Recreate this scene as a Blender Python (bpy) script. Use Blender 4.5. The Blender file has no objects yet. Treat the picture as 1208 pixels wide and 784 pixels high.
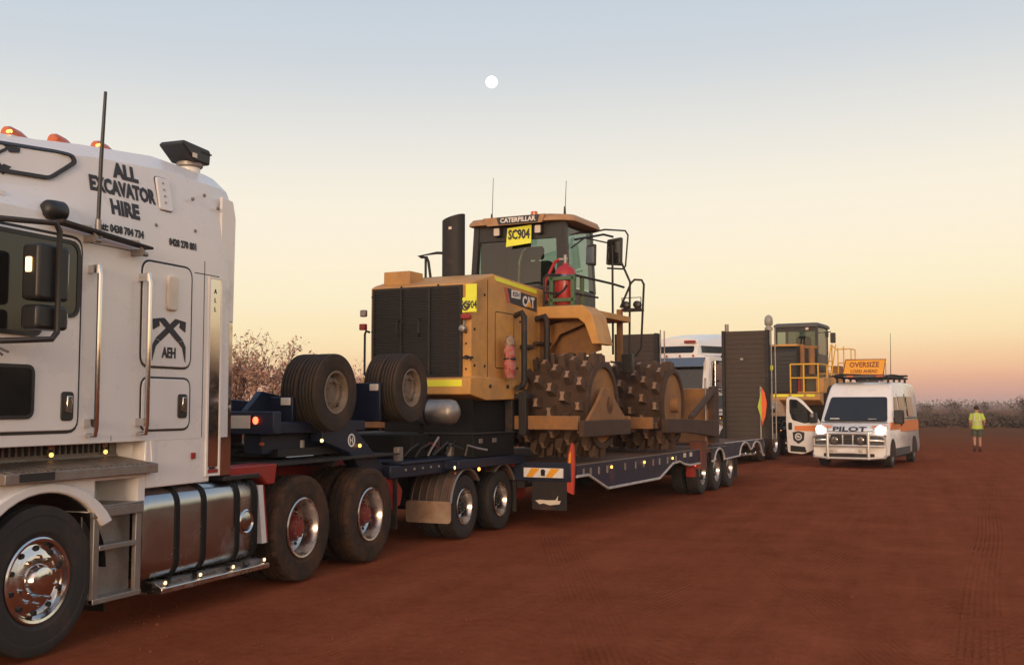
import bpy, bmesh, math, random
from mathutils import Vector, Matrix, noise
from mathutils.bvhtree import BVHTree
R = math.radians
PI = math.pi
sc = bpy.context.scene
C = sc.collection

def S(r, g, b):
    f = lambda c: (c/12.92 if c <= .04045 else ((c+.055)/1.055)**2.4)
    return (f(r/255.), f(g/255.), f(b/255.), 1)

# ------------------------------------------------------------------ camera
AZ = 20.54                       # camera looks this many degrees left of +Y
cd = bpy.data.cameras.new('camera')
cam = bpy.data.objects.new('camera', cd); C.objects.link(cam)
cd.sensor_width = 36; cd.lens = 36*1270/1208.
cd.clip_start = .05; cd.clip_end = 6000
cam.location = (0, 0, 1.75)
cam.rotation_euler = (R(90+3.874), 0, R(AZ))
sc.camera = cam
sc.view_settings.view_transform = 'Standard'
try: sc.view_settings.look = 'None'
except Exception: pass
sc.view_settings.exposure = 0
sc.view_settings.gamma = 1

# ------------------------------------------------------------------ dusk sky (moon side in front, glow of the set sun behind)
w = bpy.data.worlds.new('World'); sc.world = w; w.use_nodes = True
nt = w.node_tree; nt.nodes.clear()
N = nt.nodes.new
out = N('ShaderNodeOutputWorld'); bg = N('ShaderNodeBackground'); nt.links.new(bg.outputs[0], out.inputs[0])
tc = N('ShaderNodeTexCoord'); nrm = N('ShaderNodeVectorMath'); nrm.operation = 'NORMALIZE'
nt.links.new(tc.outputs['Generated'], nrm.inputs[0])
sep = N('ShaderNodeSeparateXYZ'); nt.links.new(nrm.outputs[0], sep.inputs[0])
mp = N('ShaderNodeMapRange'); mp.inputs[1].default_value = -.1; mp.inputs[2].default_value = 1.0
lf = N('ShaderNodeVectorMath'); lf.operation = 'DOT_PRODUCT'; lf.inputs[1].default_value = (-math.cos(R(AZ)), -math.sin(R(AZ)), 0)
nt.links.new(nrm.outputs[0], lf.inputs[0])
tl = N('ShaderNodeMath'); tl.operation = 'MULTIPLY_ADD'; tl.inputs[1].default_value = .022     # the dusk arch leans a little
ta = N('ShaderNodeMath'); ta.operation = 'ADD'; ta.inputs[1].default_value = .010
nt.links.new(lf.outputs['Value'], tl.inputs[0]); nt.links.new(sep.outputs[2], tl.inputs[2]); nt.links.new(tl.outputs[0], ta.inputs[0]); nt.links.new(ta.outputs[0], mp.inputs[0])
rp = N('ShaderNodeValToRGB'); nt.links.new(mp.outputs[0], rp.inputs[0])
rp.color_ramp.interpolation = 'CARDINAL'
SKY = [(-.1, (150, 105, 92)), (-.004, (186, 138, 130)), (.008, (206, 155, 142)), (.03, (240, 187, 150)), (.06, (253, 223, 176)),
       (.10, (255, 238, 199)), (.145, (255, 242, 215)), (.22, (244, 238, 224)), (.30, (216, 220, 222)), (.375, (196, 208, 220)),
       (.55, (172, 190, 212)), (1.0, (138, 162, 195))]
el = rp.color_ramp.elements
while len(el) > 1: el.remove(el[-1])
for i, (z, c) in enumerate(SKY):
    p = (z+.1)/1.1
    e = el[0] if i == 0 else el.new(p)
    e.position = p; e.color = S(*c)
SUN_AZ = AZ+180-12               # behind the camera, a little to its right
SUN_EL = 5.0
sd = Vector((-math.sin(R(SUN_AZ))*math.cos(R(SUN_EL)), math.cos(R(SUN_AZ))*math.cos(R(SUN_EL)), math.sin(R(SUN_EL))))
dot = N('ShaderNodeVectorMath'); dot.operation = 'DOT_PRODUCT'; dot.inputs[1].default_value = sd
nt.links.new(nrm.outputs[0], dot.inputs[0])
gl = N('ShaderNodeMapRange'); gl.interpolation_type = 'SMOOTHSTEP'; gl.inputs[1].default_value = -.1; gl.inputs[2].default_value = 1
nt.links.new(dot.outputs['Value'], gl.inputs[0])
pw = N('ShaderNodeMath'); pw.operation = 'POWER'; pw.inputs[1].default_value = 2.2
nt.links.new(gl.outputs[0], pw.inputs[0])
glow = N('ShaderNodeMix'); glow.data_type = 'RGBA'; glow.blend_type = 'ADD'
nt.links.new(pw.outputs[0], glow.inputs['Factor'])
nt.links.new(rp.outputs[0], glow.inputs['A']); glow.inputs['B'].default_value = (1.15, .62, .30, 1)
nt.links.new(glow.outputs['Result'], bg.inputs[0])
bg.inputs[1].default_value = 1.0
sl = bpy.data.lights.new('sun', 'SUN'); sl.energy = 1.6; sl.angle = R(14); sl.color = (1, .70, .45)
so = bpy.data.objects.new('sun', sl); C.objects.link(so)
so.rotation_euler = sd.to_track_quat('Z', 'Y').to_euler()

# ------------------------------------------------------------------ materials
DUST = (.18, .07, .035, 1)
MATS = {}
def mat(name, col, rough=.5, metal=0, dust=0., var=.12, scale=4., bump=0., bscale=40., coat=0., dcol=None, spec=.5):
    if name in MATS: return MATS[name]
    m = bpy.data.materials.new(name); m.use_nodes = True
    nt = m.node_tree; b = nt.nodes['Principled BSDF']
    N = nt.nodes.new; L = nt.links.new
    col = tuple(col)[:3]+(1,)
    b.inputs['Metallic'].default_value = metal
    b.inputs['Specular IOR Level'].default_value = spec
    b.inputs['Coat Weight'].default_value = coat; b.inputs['Coat Roughness'].default_value = .08
    tc = N('ShaderNodeTexCoord')
    n1 = N('ShaderNodeTexNoise'); n1.inputs['Scale'].default_value = scale; n1.inputs['Detail'].default_value = 6
    n1.inputs['Roughness'].default_value = .65
    L(tc.outputs['Object'], n1.inputs['Vector'])
    v = N('ShaderNodeMapRange'); v.inputs[1].default_value = .3; v.inputs[2].default_value = .7
    v.inputs[3].default_value = 1-var; v.inputs[4].default_value = 1+var*.5
    L(n1.outputs['Fac'], v.inputs[0])
    mx = N('ShaderNodeMix'); mx.data_type = 'RGBA'; mx.blend_type = 'MULTIPLY'; mx.inputs['Factor'].default_value = 1
    mx.inputs['A'].default_value = col; L(v.outputs[0], mx.inputs['B'])
    last = mx.outputs['Result']
    rr = N('ShaderNodeMapRange'); rr.inputs[1].default_value = .3; rr.inputs[2].default_value = .7
    rr.inputs[3].default_value = max(0, rough-.06); rr.inputs[4].default_value = min(1, rough+.08)
    L(n1.outputs['Fac'], rr.inputs[0]); rl = rr.outputs[0]
    if dust > 0:
        n2 = N('ShaderNodeTexNoise'); n2.inputs['Scale'].default_value = scale*.6; n2.inputs['Detail'].default_value = 9
        n2.inputs['Roughness'].default_value = .72
        L(tc.outputs['Object'], n2.inputs['Vector'])
        dm = N('ShaderNodeMapRange'); dm.inputs[1].default_value = .62-dust*.45; dm.inputs[2].default_value = .80-dust*.35
        dm.inputs[4].default_value = min(1., .35+dust*.7)
        L(n2.outputs['Fac'], dm.inputs[0])
        d = N('ShaderNodeMix'); d.data_type = 'RGBA'; L(dm.outputs[0], d.inputs['Factor'])
        L(last, d.inputs['A']); d.inputs['B'].default_value = dcol or DUST
        last = d.outputs['Result']
        r2 = N('ShaderNodeMix'); L(dm.outputs[0], r2.inputs['Factor']); L(rl, r2.inputs['A']); r2.inputs['B'].default_value = .9
        rl = r2.outputs['Result']
        if metal > 0:
            mm = N('ShaderNodeMapRange'); mm.inputs[3].default_value = metal; mm.inputs[4].default_value = 0
            L(dm.outputs[0], mm.inputs[0]); L(mm.outputs[0], b.inputs['Metallic'])
    L(last, b.inputs['Base Color']); L(rl, b.inputs['Roughness'])
    if bump > 0:
        n3 = N('ShaderNodeTexNoise'); n3.inputs['Scale'].default_value = bscale; n3.inputs['Detail'].default_value = 4
        L(tc.outputs['Object'], n3.inputs['Vector'])
        bp = N('ShaderNodeBump'); bp.inputs['Strength'].default_value = bump; bp.inputs['Distance'].default_value = .01
        L(n3.outputs['Fac'], bp.inputs['Height']); L(bp.outputs[0], b.inputs['Normal'])
    MATS[name] = m
    return m
def emis(name, col, s):
    m = bpy.data.materials.new(name); m.use_nodes = True
    b = m.node_tree.nodes['Principled BSDF']
    b.inputs['Base Color'].default_value = tuple(col)[:3]+(1,)
    b.inputs['Emission Color'].default_value = tuple(col)[:3]+(1,); b.inputs['Emission Strength'].default_value = s
    MATS[name] = m; return m
def glass(name, tint, trans=.7):
    m = bpy.data.materials.new(name); m.use_nodes = True
    nt = m.node_tree; nt.nodes.clear(); N = nt.nodes.new; L = nt.links.new
    o = N('ShaderNodeOutputMaterial'); t = N('ShaderNodeBsdfTransparent'); t.inputs[0].default_value = tuple(tint)+(1,)
    g = N('ShaderNodeBsdfGlossy'); g.inputs['Roughness'].default_value = .03; g.inputs[0].default_value = (.9, .9, .9, 1)
    fr = N('ShaderNodeFresnel'); fr.inputs[0].default_value = 1.45
    a = N('ShaderNodeMath'); a.operation = 'MULTIPLY_ADD'; a.inputs[1].default_value = .8; a.inputs[2].default_value = .03
    L(fr.outputs[0], a.inputs[0])
    mx = N('ShaderNodeMixShader'); L(a.outputs[0], mx.inputs[0]); L(t.outputs[0], mx.inputs[1]); L(g.outputs[0], mx.inputs[2])
    L(mx.outputs[0], o.inputs[0]); MATS[name] = m; return m

WHITE = mat('white_paint', (.80, .78, .75), .28, dust=.10, var=.04, scale=1.6, coat=.35)
WHITE2 = mat('white_panel', (.80, .77, .73), .4, dust=.18, var=.05, scale=2.5)
CREAM = mat('cream_paint', (.78, .76, .72), .3, dust=.12, var=.05, scale=1.6, coat=.3)
GOLD = mat('tan_gold_paint', (.50, .30, .10), .35, dust=.2, coat=.2)
BLACK = mat('black_plastic', (.018, .018, .019), .42, dust=.08, var=.2)
RUBBER = mat('black_rubber', (.010, .010, .010), .7, var=.2, spec=.2)
SEAM = mat('seam_rubber', (.03, .027, .025), .7)
CHROME = mat('chrome', (.66, .64, .62), .12, 1, dust=.16, var=.03, scale=3)
ALLOY = mat('polished_alloy', (.56, .53, .50), .24, 1, dust=.24, var=.06, scale=6)
TANK = mat('polished_tank', (.46, .47, .48), .24, 1, dust=.16, dcol=(.14, .10, .075, 1), var=.06, scale=2.2, bump=.02, bscale=5)
MIRROR = mat('stainless_sheet', (.66, .63, .61), .06, 1, dust=.06, var=.03, scale=1.5, bump=.01, bscale=3)
TREAD = mat('chequer_plate', (.30, .27, .24), .45, .7, dust=.35, scale=7, bump=.35, bscale=90)
STEEL = mat('dull_steel', (.32, .30, .28), .45, .8, dust=.3, scale=6)
DARKSTEEL = mat('dark_steel', (.018, .0165, .0155), .65, .1, dust=.16, scale=5)
TYRE = mat('tyre_rubber', (.022, .020, .019), .75, dust=.22, scale=7, bump=.15, bscale=60, dcol=(.11, .058, .035, 1))
TYREDUST = mat('dusty_tyre_rubber', (.040, .032, .026), .88, dust=.40, scale=5, bump=.2, bscale=50, dcol=(.085, .052, .034, 1), spec=.25)
TREADDUST = mat('dirty_tyre_rubber', (.035, .026, .02), .88, dust=.42, scale=7, bump=.2, bscale=60, dcol=(.115, .052, .026, 1), spec=.25)
RIMDUST = mat('dusty_rim', (.22, .17, .125), .7, .1, dust=.5, scale=8, dcol=(.13, .085, .055, 1))
RED = mat('red_paint', (.30, .018, .014), .4, dust=.22, scale=4)
REDHUB = mat('red_hub', (.22, .022, .016), .45, dust=.3, scale=9)
BLUE = mat('blue_paint', (.0045, .010, .030), .45, dust=.10, scale=4)
NAVY = mat('navy_purple_panel', (.016, .012, .034), .55, dust=.18, scale=4)
DECK = mat('trailer_deck', (.10, .065, .045), .85, dust=.55, scale=5, bump=.5, bscale=25)
RAMP = mat('ramp_mesh', (.064, .048, .039), .8, dust=.3, scale=5, bump=.4, bscale=60, dcol=(.085, .064, .05, 1))
YELLOW = mat('machine_yellow', (.58, .295, .07), .5, dust=.42, var=.2, scale=2.6, bump=.08, bscale=30, dcol=(.34, .19, .095, 1))
ROOFTAN = mat('faded_roof_tan', (.42, .24, .115), .55, dust=.3, scale=3)
YELDIRT = mat('dirty_machine_yellow', (.34, .155, .035), .6, dust=.62, var=.25, scale=4, bump=.25, bscale=30, dcol=(.20, .105, .055, 1))
MUD = mat('mud_caked_steel', (.060, .036, .024), .92, dust=.5, var=.35, scale=5, bump=.8, bscale=18, dcol=(.085, .047, .028, 1))
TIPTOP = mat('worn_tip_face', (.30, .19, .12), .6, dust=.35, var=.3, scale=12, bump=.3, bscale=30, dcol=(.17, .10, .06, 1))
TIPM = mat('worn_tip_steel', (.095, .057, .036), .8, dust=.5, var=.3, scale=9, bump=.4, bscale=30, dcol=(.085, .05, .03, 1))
YEL2 = mat('railing_yellow', (.75, .42, .04), .5, dust=.15)
SAFE = mat('reflective_yellow', (.82, .82, .04), .4, var=.08)
PLATE = mat('plate_yellow', (.80, .84, .06), .45, var=.08)
GREEN = mat('green_frame', (.06, .13, .06), .6, dust=.3)
EXTRED = mat('extinguisher_red', (.36, .02, .02), .35, dust=.15)
EXTBLUE = mat('extinguisher_band', (.05, .06, .22), .4)
BAG = mat('clear_bag_grey', (.30, .20, .13), .35, var=.3, scale=20)
BAGRED = mat('bag_red', (.42, .035, .03), .3, dust=.55, scale=26, dcol=(.40, .26, .2, 1))
INKK = mat('lettering_charcoal', (.035, .035, .04), .6, var=.1)
INKW = mat('lettering_white', (.75, .73, .70), .5)
EDGE = mat('white_edging', (.52, .50, .48), .5, dust=.3, scale=9)
INKR = mat('lettering_dark_red', (.20, .05, .02), .6)
SIGNO = mat('sign_amber', (.80, .36, .02), .45, var=.1)
ORANGE = mat('hi_vis_orange', (.80, .13, .03), .6)
LIME = mat('hi_vis_lime', (.46, .58, .07), .7, var=.15, scale=30, bump=.3, bscale=40)
SKIN = mat('skin', (.42, .23, .15), .55, var=.1, scale=30)
HAIR = mat('dark_hair', (.03, .02, .015), .8)
SHORTS = mat('dark_green_cloth', (.08, .095, .07), .85, var=.2, scale=20)
BOOT = mat('boot_leather', (.07, .035, .02), .7)
AMBERLENS = mat('amber_lens', (.55, .11, .02), .2, coat=.5)
CLEARLENS = mat('clear_lens', (.6, .52, .45), .15, coat=.5)
MUDFLAP = mat('mud_flap', (.017, .014, .013), .75, dust=.18)
TANFLAP = mat('tan_mud_flap', (.36, .26, .18), .75, dust=.4)
GUARD = mat('ribbed_guard', (.10, .085, .075), .35, .4, dust=.45, scale=6)
BODYW = mat('van_white', (.80, .78, .74), .3, dust=.12, var=.05, scale=2, coat=.3)
VANO = mat('van_orange_stripe', (.80, .26, .08), .45)
GREYTRIM = mat('grey_trim', (.08, .08, .08), .55, dust=.15)
DARKGLASS = mat('dark_window', (.018, .019, .018), .06, var=.3, scale=1.2, spec=.6)
ROOFG = mat('dark_roof_window', (.02, .022, .024), .45, var=.2, spec=.15)
VISOR = mat('tinted_visor', (.10, .13, .17), .15, coat=.4)
INTER = mat('cab_interior', (.02, .02, .02), .8)
SEAT = mat('seat_cloth', (.03, .035, .035), .85)
GLS = glass('cab_glass', (.40, .50, .46))
GLO = glass('loader_glass', (.24, .30, .27))
GLD = glass('van_glass', (.10, .10, .105))
L_AMB = emis('lamp_amber_lit', (1, .46, .09), 3.2)
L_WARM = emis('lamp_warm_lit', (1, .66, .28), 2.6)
L_RED = emis('lamp_red_lit', (1, .10, .04), 5)
L_HEAD = emis('headlamp_lit', (1, .93, .82), 22)
L_MOON = emis('moon_disc', (1, 1, .98), 1.25)
LAMPGLASS = mat('lamp_glass', (.5, .48, .45), .15, .6)
REFL = mat('pale_reflector', (.72, .64, .52), .3)

# ------------------------------------------------------------------ mesh helpers
class MB:
    def __init__(s): s.v = []; s.f = []; s.m = []; s.mi = 0
    def add(s, vs, fs):
        o = len(s.v); s.v += [tuple(p) for p in vs]; s.f += [tuple(i+o for i in f) for f in fs]; s.m += [s.mi]*len(fs); return s
    def box(s, x0, x1, y0, y1, z0, z1):
        return s.add([(x, y, z) for x in (x0, x1) for y in (y0, y1) for z in (z0, z1)],
              [(0, 1, 3, 2), (4, 6, 7, 5), (0, 4, 5, 1), (2, 3, 7, 6), (0, 2, 6, 4), (1, 5, 7, 3)])
    def loft(s, rings, caps=True, closed=True):
        n = len(rings[0]); vs = [p for r in rings for p in r]; fs = []
        for i in range(len(rings)-1):
            for j in range(n if closed else n-1):
                k = (j+1) % n
                fs.append((i*n+j, i*n+k, (i+1)*n+k, (i+1)*n+j))
        if caps: fs += [tuple(range(n-1, -1, -1)), tuple(range((len(rings)-1)*n, len(rings)*n))]
        return s.add(vs, fs)
    def prism(s, pts, ax, a, b):
        g = {'x': lambda p, t: (t, p[0], p[1]), 'y': lambda p, t: (p[0], t, p[1]), 'z': lambda p, t: (p[0], p[1], t)}[ax]
        return s.loft([[g(p, a) for p in pts], [g(p, b) for p in pts]])
    def band(s, pts, wd, ax, a, b):
        inn = offs(pts, wd); n = len(pts)
        g = {'x': lambda p, t: (t, p[0], p[1]), 'y': lambda p, t: (p[0], t, p[1]), 'z': lambda p, t: (p[0], p[1], t)}[ax]
        rings = [[g(p, a) for p in pts], [g(p, b) for p in pts], [g(p, b) for p in inn], [g(p, a) for p in inn]]
        s.loft(rings+[rings[0]], caps=False); return s
    def tube(s, pts, r, n=8, caps=True):
        P = [Vector(p) for p in pts]; rings = []; up = None
        for i, p in enumerate(P):
            t = (P[min(i+1, len(P)-1)]-P[max(i-1, 0)])
            if i not in (0, len(P)-1): t = (P[i+1]-p).normalized()+(p-P[i-1]).normalized()
            t.normalize()
            if up is None: up = Vector((0, 0, 1)) if abs(t.z) < .9 else Vector((1, 0, 0))
            a = (up-t*up.dot(t))
            if a.length < 1e-4: a = t.orthogonal()
            a.normalize(); b = t.cross(a); up = a
            k = 1.
            if i not in (0, len(P)-1):
                c = (P[i+1]-p).normalized().dot((p-P[i-1]).normalized()); k = 1/max(.5, math.sqrt(max(0, (1+c)/2)))
            rr = r[i] if isinstance(r, (list, tuple)) else r
            rings.append([p+(a*math.cos(2*PI*j/n)+b*math.sin(2*PI*j/n))*rr for j in range(n)])
        return s.loft(rings, caps)
    def cyl(s, p0, p1, r0, r1=None, n=16):
        return s.tube([p0, p1], [r0, r0 if r1 is None else r1], n)
    def lathe(s, prof, c, ax, n=32, mod=None, closed=False):
        """prof (r,h); axis through c"""
        c = Vector(c); rings = []
        for k, (r, h) in enumerate(prof):
            ring = []
            for j in range(n):
                a = 2*PI*j/n; q = r*(mod(k, j) if mod else 1)
                u, v = q*math.cos(a), q*math.sin(a)
                ring.append(c+Vector({'x': (h, u, v), 'y': (v, h, u), 'z': (u, v, h)}[ax]))
            rings.append(ring)
        if closed: rings.append(rings[0])
        return s.loft(rings, caps=not closed)
    def ball(s, c, r, n=12, m=8, sc_=(1, 1, 1)):
        prof = [(max(1e-4, math.sin(PI*i/m))*r, -math.cos(PI*i/m)*r) for i in range(m+1)]
        o = len(s.v); s.lathe(prof, (0, 0, 0), 'z', n)
        for i in range(o, len(s.v)):
            x, y, z = s.v[i]; s.v[i] = (c[0]+x*sc_[0], c[1]+y*sc_[1], c[2]+z*sc_[2])
        return s
    def mesh(s, name, mats, org=(0, 0, 0), smooth=32, merge=True):
        me = bpy.data.meshes.new(name)
        me.from_pydata([(p[0]-org[0], p[1]-org[1], p[2]-org[2]) for p in s.v], [], s.f)
        for m_ in (mats if isinstance(mats, (list, tuple)) else [mats]): me.materials.append(m_)
        if any(s.m): me.polygons.foreach_set('material_index', s.m)
        bm = bmesh.new(); bm.from_mesh(me); bmesh.ops.recalc_face_normals(bm, faces=bm.faces); bm.to_mesh(me); bm.free()
        me.polygons.foreach_set('use_smooth', [True]*len(me.polygons))
        try: me.set_sharp_from_angle(angle=R(smooth))
        except Exception: pass
        me.update(); return me
def offs(pts, d):
    """move a closed 2-D outline inwards by d"""
    n = len(pts); A = sum(pts[i][0]*pts[(i+1) % n][1]-pts[(i+1) % n][0]*pts[i][1] for i in range(n)); sg = 1 if A > 0 else -1
    res = []
    for i in range(n):
        p, q, r = Vector(pts[i-1]), Vector(pts[i]), Vector(pts[(i+1) % n])
        a = (q-p).normalized(); b = (r-q).normalized()
        na, nb = Vector((-a.y, a.x))*sg, Vector((-b.y, b.x))*sg
        m_ = na+nb
        m_ = m_/max(.3, m_.dot(na)) if m_.length > 1e-6 else na
        res.append(tuple(q+m_*d))
    return res
def rnd(pts, r, n=4):
    """round the corners of a 2-D outline"""
    res = []; k = len(pts)
    for i in range(k):
        p, q, s_ = Vector(pts[i-1]), Vector(pts[i]), Vector(pts[(i+1) % k])
        ri = r[i] if isinstance(r, (list, tuple)) else r
        d = min(ri, (p-q).length*.48, (s_-q).length*.48)
        if d < 1e-4: res.append(tuple(q)); continue
        a = q+(p-q).normalized()*d; b = q+(s_-q).normalized()*d
        for j in range(n+1):
            t = j/n; res.append(tuple(a*(1-t)**2+q*2*t*(1-t)+b*t*t))
    return res
def dens(pts, st=.04):
    res = []
    for i, p in enumerate(pts):
        q = pts[(i+1) % len(pts)]; n = max(1, int(math.dist(p, q)/st))
        res += [(p[0]+(q[0]-p[0])*k/n, p[1]+(q[1]-p[1])*k/n) for k in range(n)]
    return res
def rect(a0, a1, b0, b1, r=0, n=4):
    p = [(a0, b0), (a1, b0), (a1, b1), (a0, b1)]
    return rnd(p, r, n) if r else p
def arc(cx, cz, r, a0, a1, n=12):
    return [(cx+r*math.cos(R(a0+(a1-a0)*i/n)), cz+r*math.sin(R(a0+(a1-a0)*i/n))) for i in range(n+1)]
ORG = {}
def link(name, me, parent=None, loc=(0, 0, 0), rz=0):
    o = bpy.data.objects.new(name, me); C.objects.link(o)
    if parent: o.parent = parent
    o.location = loc; o.rotation_euler = (0, 0, rz); return o
def obj(name, mb, m, parent=None, bevel=0, smooth=32, label=None, seg=2):
    o = link(name, mb.mesh(name, m, ORG.get(parent.name, (0, 0, 0)) if parent else (0, 0, 0), smooth), parent)
    if bevel:
        b = o.modifiers.new('bevel', 'BEVEL'); b.width = bevel; b.segments = seg; b.limit_method = 'ANGLE'; b.angle_limit = R(40)
    if label: o['label'] = label
    return o
def sub(name, mb, m, part, **k):
    """sub-part: same coordinates as its part"""
    ORG.setdefault(part.name, ORG.get(part.parent.name, (0, 0, 0)) if part.parent else (0, 0, 0))
    return obj(name, mb, m, part, **k)
def thing(name, label, cat, frame=(0, 0, 0), org=(0, 0, 0), group=None):
    """Empty at the thing's base. frame = (x, y, heading right of +Y); org = base point inside the frame"""
    o = bpy.data.objects.new(name, None); C.objects.link(o); o.empty_display_size = .2
    a = R(frame[2]); ca, sa = math.cos(a), math.sin(a)
    o.location = (frame[0]+org[0]*ca+org[1]*sa, frame[1]-org[0]*sa+org[1]*ca, org[2]); o.rotation_euler = (0, 0, -a)
    ORG[o.name] = org; tag(o, label, cat, group); return o
def tag(o, label, cat, group=None):
    o['label'] = label; o['category'] = cat
    if group: o['group'] = group
    return o
def kid_last(): return C.objects[-1]
def kids(o): return [c for c in C.objects if c.parent == o]
def copy_tree(o, parent=None):
    c = o.copy(); C.objects.link(c)
    if parent: c.parent = parent
    for ch in KIDS.get(o.name, []): copy_tree(ch, c)
    return c
KIDS = {}
def index_kids():
    KIDS.clear()
    for o in C.objects:
        if o.parent: KIDS.setdefault(o.parent.name, []).append(o)
def text(s, h, m, parent, pos, face='x', sx=1., bold=.0, name='lettering', ext=.002, align='CENTER', shear=0., sub_=False):
    """flat print; face = axis the print looks along: 'x' or '-y'. pos in frame coordinates, h = capital height"""
    cu = bpy.data.curves.new(name, 'FONT'); cu.body = s; cu.align_x = align; cu.align_y = 'CENTER'
    cu.size = h/.70; cu.offset = bold*h; cu.extrude = ext; cu.resolution_u = 2; cu.shear = shear; cu.space_line = .9
    t = bpy.data.objects.new(name, cu); C.objects.link(t)
    bpy.context.view_layer.update()
    me = bpy.data.meshes.new_from_object(t.evaluated_get(bpy.context.evaluated_depsgraph_get()))
    bpy.data.objects.remove(t); bpy.data.curves.remove(cu)
    M = Matrix.Diagonal((sx, 1, 1, 1))
    rot = {'x': Matrix(((0, 0, 1, 0), (1, 0, 0, 0), (0, 1, 0, 0), (0, 0, 0, 1))),
           '-y': Matrix(((1, 0, 0, 0), (0, 0, -1, 0), (0, 1, 0, 0), (0, 0, 0, 1)))}[face]
    og = ORG.get(parent.name, (0, 0, 0))
    me.transform(Matrix.Translation((pos[0]-og[0], pos[1]-og[1], pos[2]-og[2])) @ rot @ M)
    me.materials.clear(); me.materials.append(m)
    return link(name, me, parent)

# ------------------------------------------------------------------ wheels (shared meshes)
def tyre_mesh(name, r, wd, rr, m, n=72, lug=.02, ribs=4):
    h = wd/2
    prof = [(rr, -h*.80), (rr+.025, -h*.92), (rr+(r-rr)*.45, -h), (r-.06, -h*.985), (r-.030, -h*.96)]
    lugs = {}
    tw = h*.93
    step = 2*tw/ribs
    for i in range(ribs):
        a = -tw+i*step+(.006 if i else 0); b = -tw+(i+1)*step-(.006 if i < ribs-1 else 0)
        k = len(prof)
        prof += [(r-(.016 if i else .012), a), (r-(0 if i else .004), a+.003), (r-(0 if i < ribs-1 else .004), b-.003), (r-(.016 if i < ribs-1 else .012), b)]
        lugs[k+1] = lugs[k+2] = (i, i in (0, ribs-1))
    prof += [(r-.030, h*.96), (r-.06, h*.985), (r-.075, h*.99), (r-.080, h*.975), (rr+(r-rr)*.45, h), (rr+.05, h*.985), (rr+.045, h*.965), (rr+.025, h*.92), (rr, h*.80)]
    def mod(k, j):
        if lug and k in lugs:
            i, edge = lugs[k]
            if (j+i) % 3 == 0: return 1-lug*(1 if edge else .55)
        return 1
    b = MB(); b.lathe(prof, (0, 0, 0), 'x', n, mod, closed=True)
    return b.mesh(name, m, smooth=26)
def rim_mesh(name, rr, wd, m, kind):
    h = wd/2; b = MB(); k = rr/.285
    if kind == 'steer':
        prof = [(rr, -h*.8), (rr+.004, h*.80), (rr+.018, h*.93), (rr+.006, h*.99), (rr-.012, h*.96), (rr-.022, h*.72), (rr-.035, h*.62), (rr-.06, h*.66),
                (.19, h*.80), (.15, h*.84), (.118, h*.86), (.112, h*1.05), (.095, h*1.25), (.06, h*1.33), (.03, h*1.36)]
        dz, hole, nut = h*.74, .225, .165
    elif kind == 'disc':                     # loose wheel seen from its domed side
        prof = [(rr, -h*.8), (rr+.004, h*.80), (rr+.016, h*.92), (rr+.004, h*.97), (rr-.012, h*.9), (rr-.025, h*.45), (rr-.04, h*.35), (.15, h*.52), (.115, h*.55), (.105, h*.30), (.02, h*.28)]
        dz, hole, nut = h*.45, .165, .13
    else:                                    # dish of an outer dual
        prof = [(rr, -h*.8), (rr+.004, h*.80), (rr+.018, h*.93), (rr+.006, h*.99), (rr-.012, h*.96), (rr-.02, h*.75), (rr-.035, h*.45), (rr-.038, -h*.1), (rr-.055, -h*.22),
                (.2*k, -h*.30), (.14*k, -h*.30)]
        dz, hole, nut = -h*.27, .215*k, .165*k
    b.lathe(prof, (0, 0, 0), 'x', 48)
    b.mi = 1
    for i in range(5 if kind == 'disc' else 10):
        a = 2*PI*i/(5 if kind == 'disc' else 10)+.3
        b.cyl((dz-.02, hole*math.cos(a), hole*math.sin(a)), (dz+.008, hole*math.cos(a), hole*math.sin(a)), (.026 if kind == 'disc' else .019)*k, n=10)
    b.mi = 0
    for i in range(10):
        a = 2*PI*(i+.5)/10
        b.cyl((dz, nut*math.cos(a), nut*math.sin(a)), (dz+.045, nut*math.cos(a), nut*math.sin(a)), (.008 if kind == 'disc' else .015)*k, n=6)
    return b.mesh(name, [m, BLACK], smooth=40)
def hub_mesh(name, m, m2, h, k=1.):
    b = MB(); b.lathe([(.15*k, -h*.30), (.145*k, -h*.10), (.12*k, 0), (.115*k, h*.35), (.10*k, h*.55), (.06*k, h*.62), (.01, h*.62)], (0, 0, 0), 'x', 24)
    b.mi = 1
    for i in range(10):
        a = 2*PI*i/10
        b.cyl((h*.3, .088*k*math.cos(a), .088*k*math.sin(a)), (h*.66, .088*k*math.cos(a), .088*k*math.sin(a)), .011*k, n=6)
    return b.mesh(name, [m, m2], smooth=40)
WM = {
 'steer': (tyre_mesh('steer_tyre', .525, .285, .292, TYRE, lug=0, ribs=5), rim_mesh('steer_rim', .285, .285, CHROME, 'steer'), None),
 'drive': (tyre_mesh('drive_tyre', .525, .275, .292, TREADDUST, lug=.024, ribs=4, n=108), rim_mesh('drive_rim', .285, .275, ALLOY, 'dish'), hub_mesh('drive_hub', REDHUB, CHROME, .14)),
 'small': (tyre_mesh('trailer_tyre', .415, .235, .232, TYRE, lug=.02, ribs=4, n=72), rim_mesh('trailer_rim', .225, .235, ALLOY, 'dish'), hub_mesh('trailer_hub', DARKSTEEL, STEEL, .12, .85)),
 'spare': (tyre_mesh('spare_tyre_mesh', .42, .22, .225, TYREDUST, lug=0, ribs=5, n=56), rim_mesh('spare_rim', .22, .22, RIMDUST, 'disc'), None),
 'van': (tyre_mesh('van_tyre', .345, .22, .205, TYRE, lug=0, ribs=4, n=40), rim_mesh('van_rim', .20, .22, STEEL, 'dish'), None),
}
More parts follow.
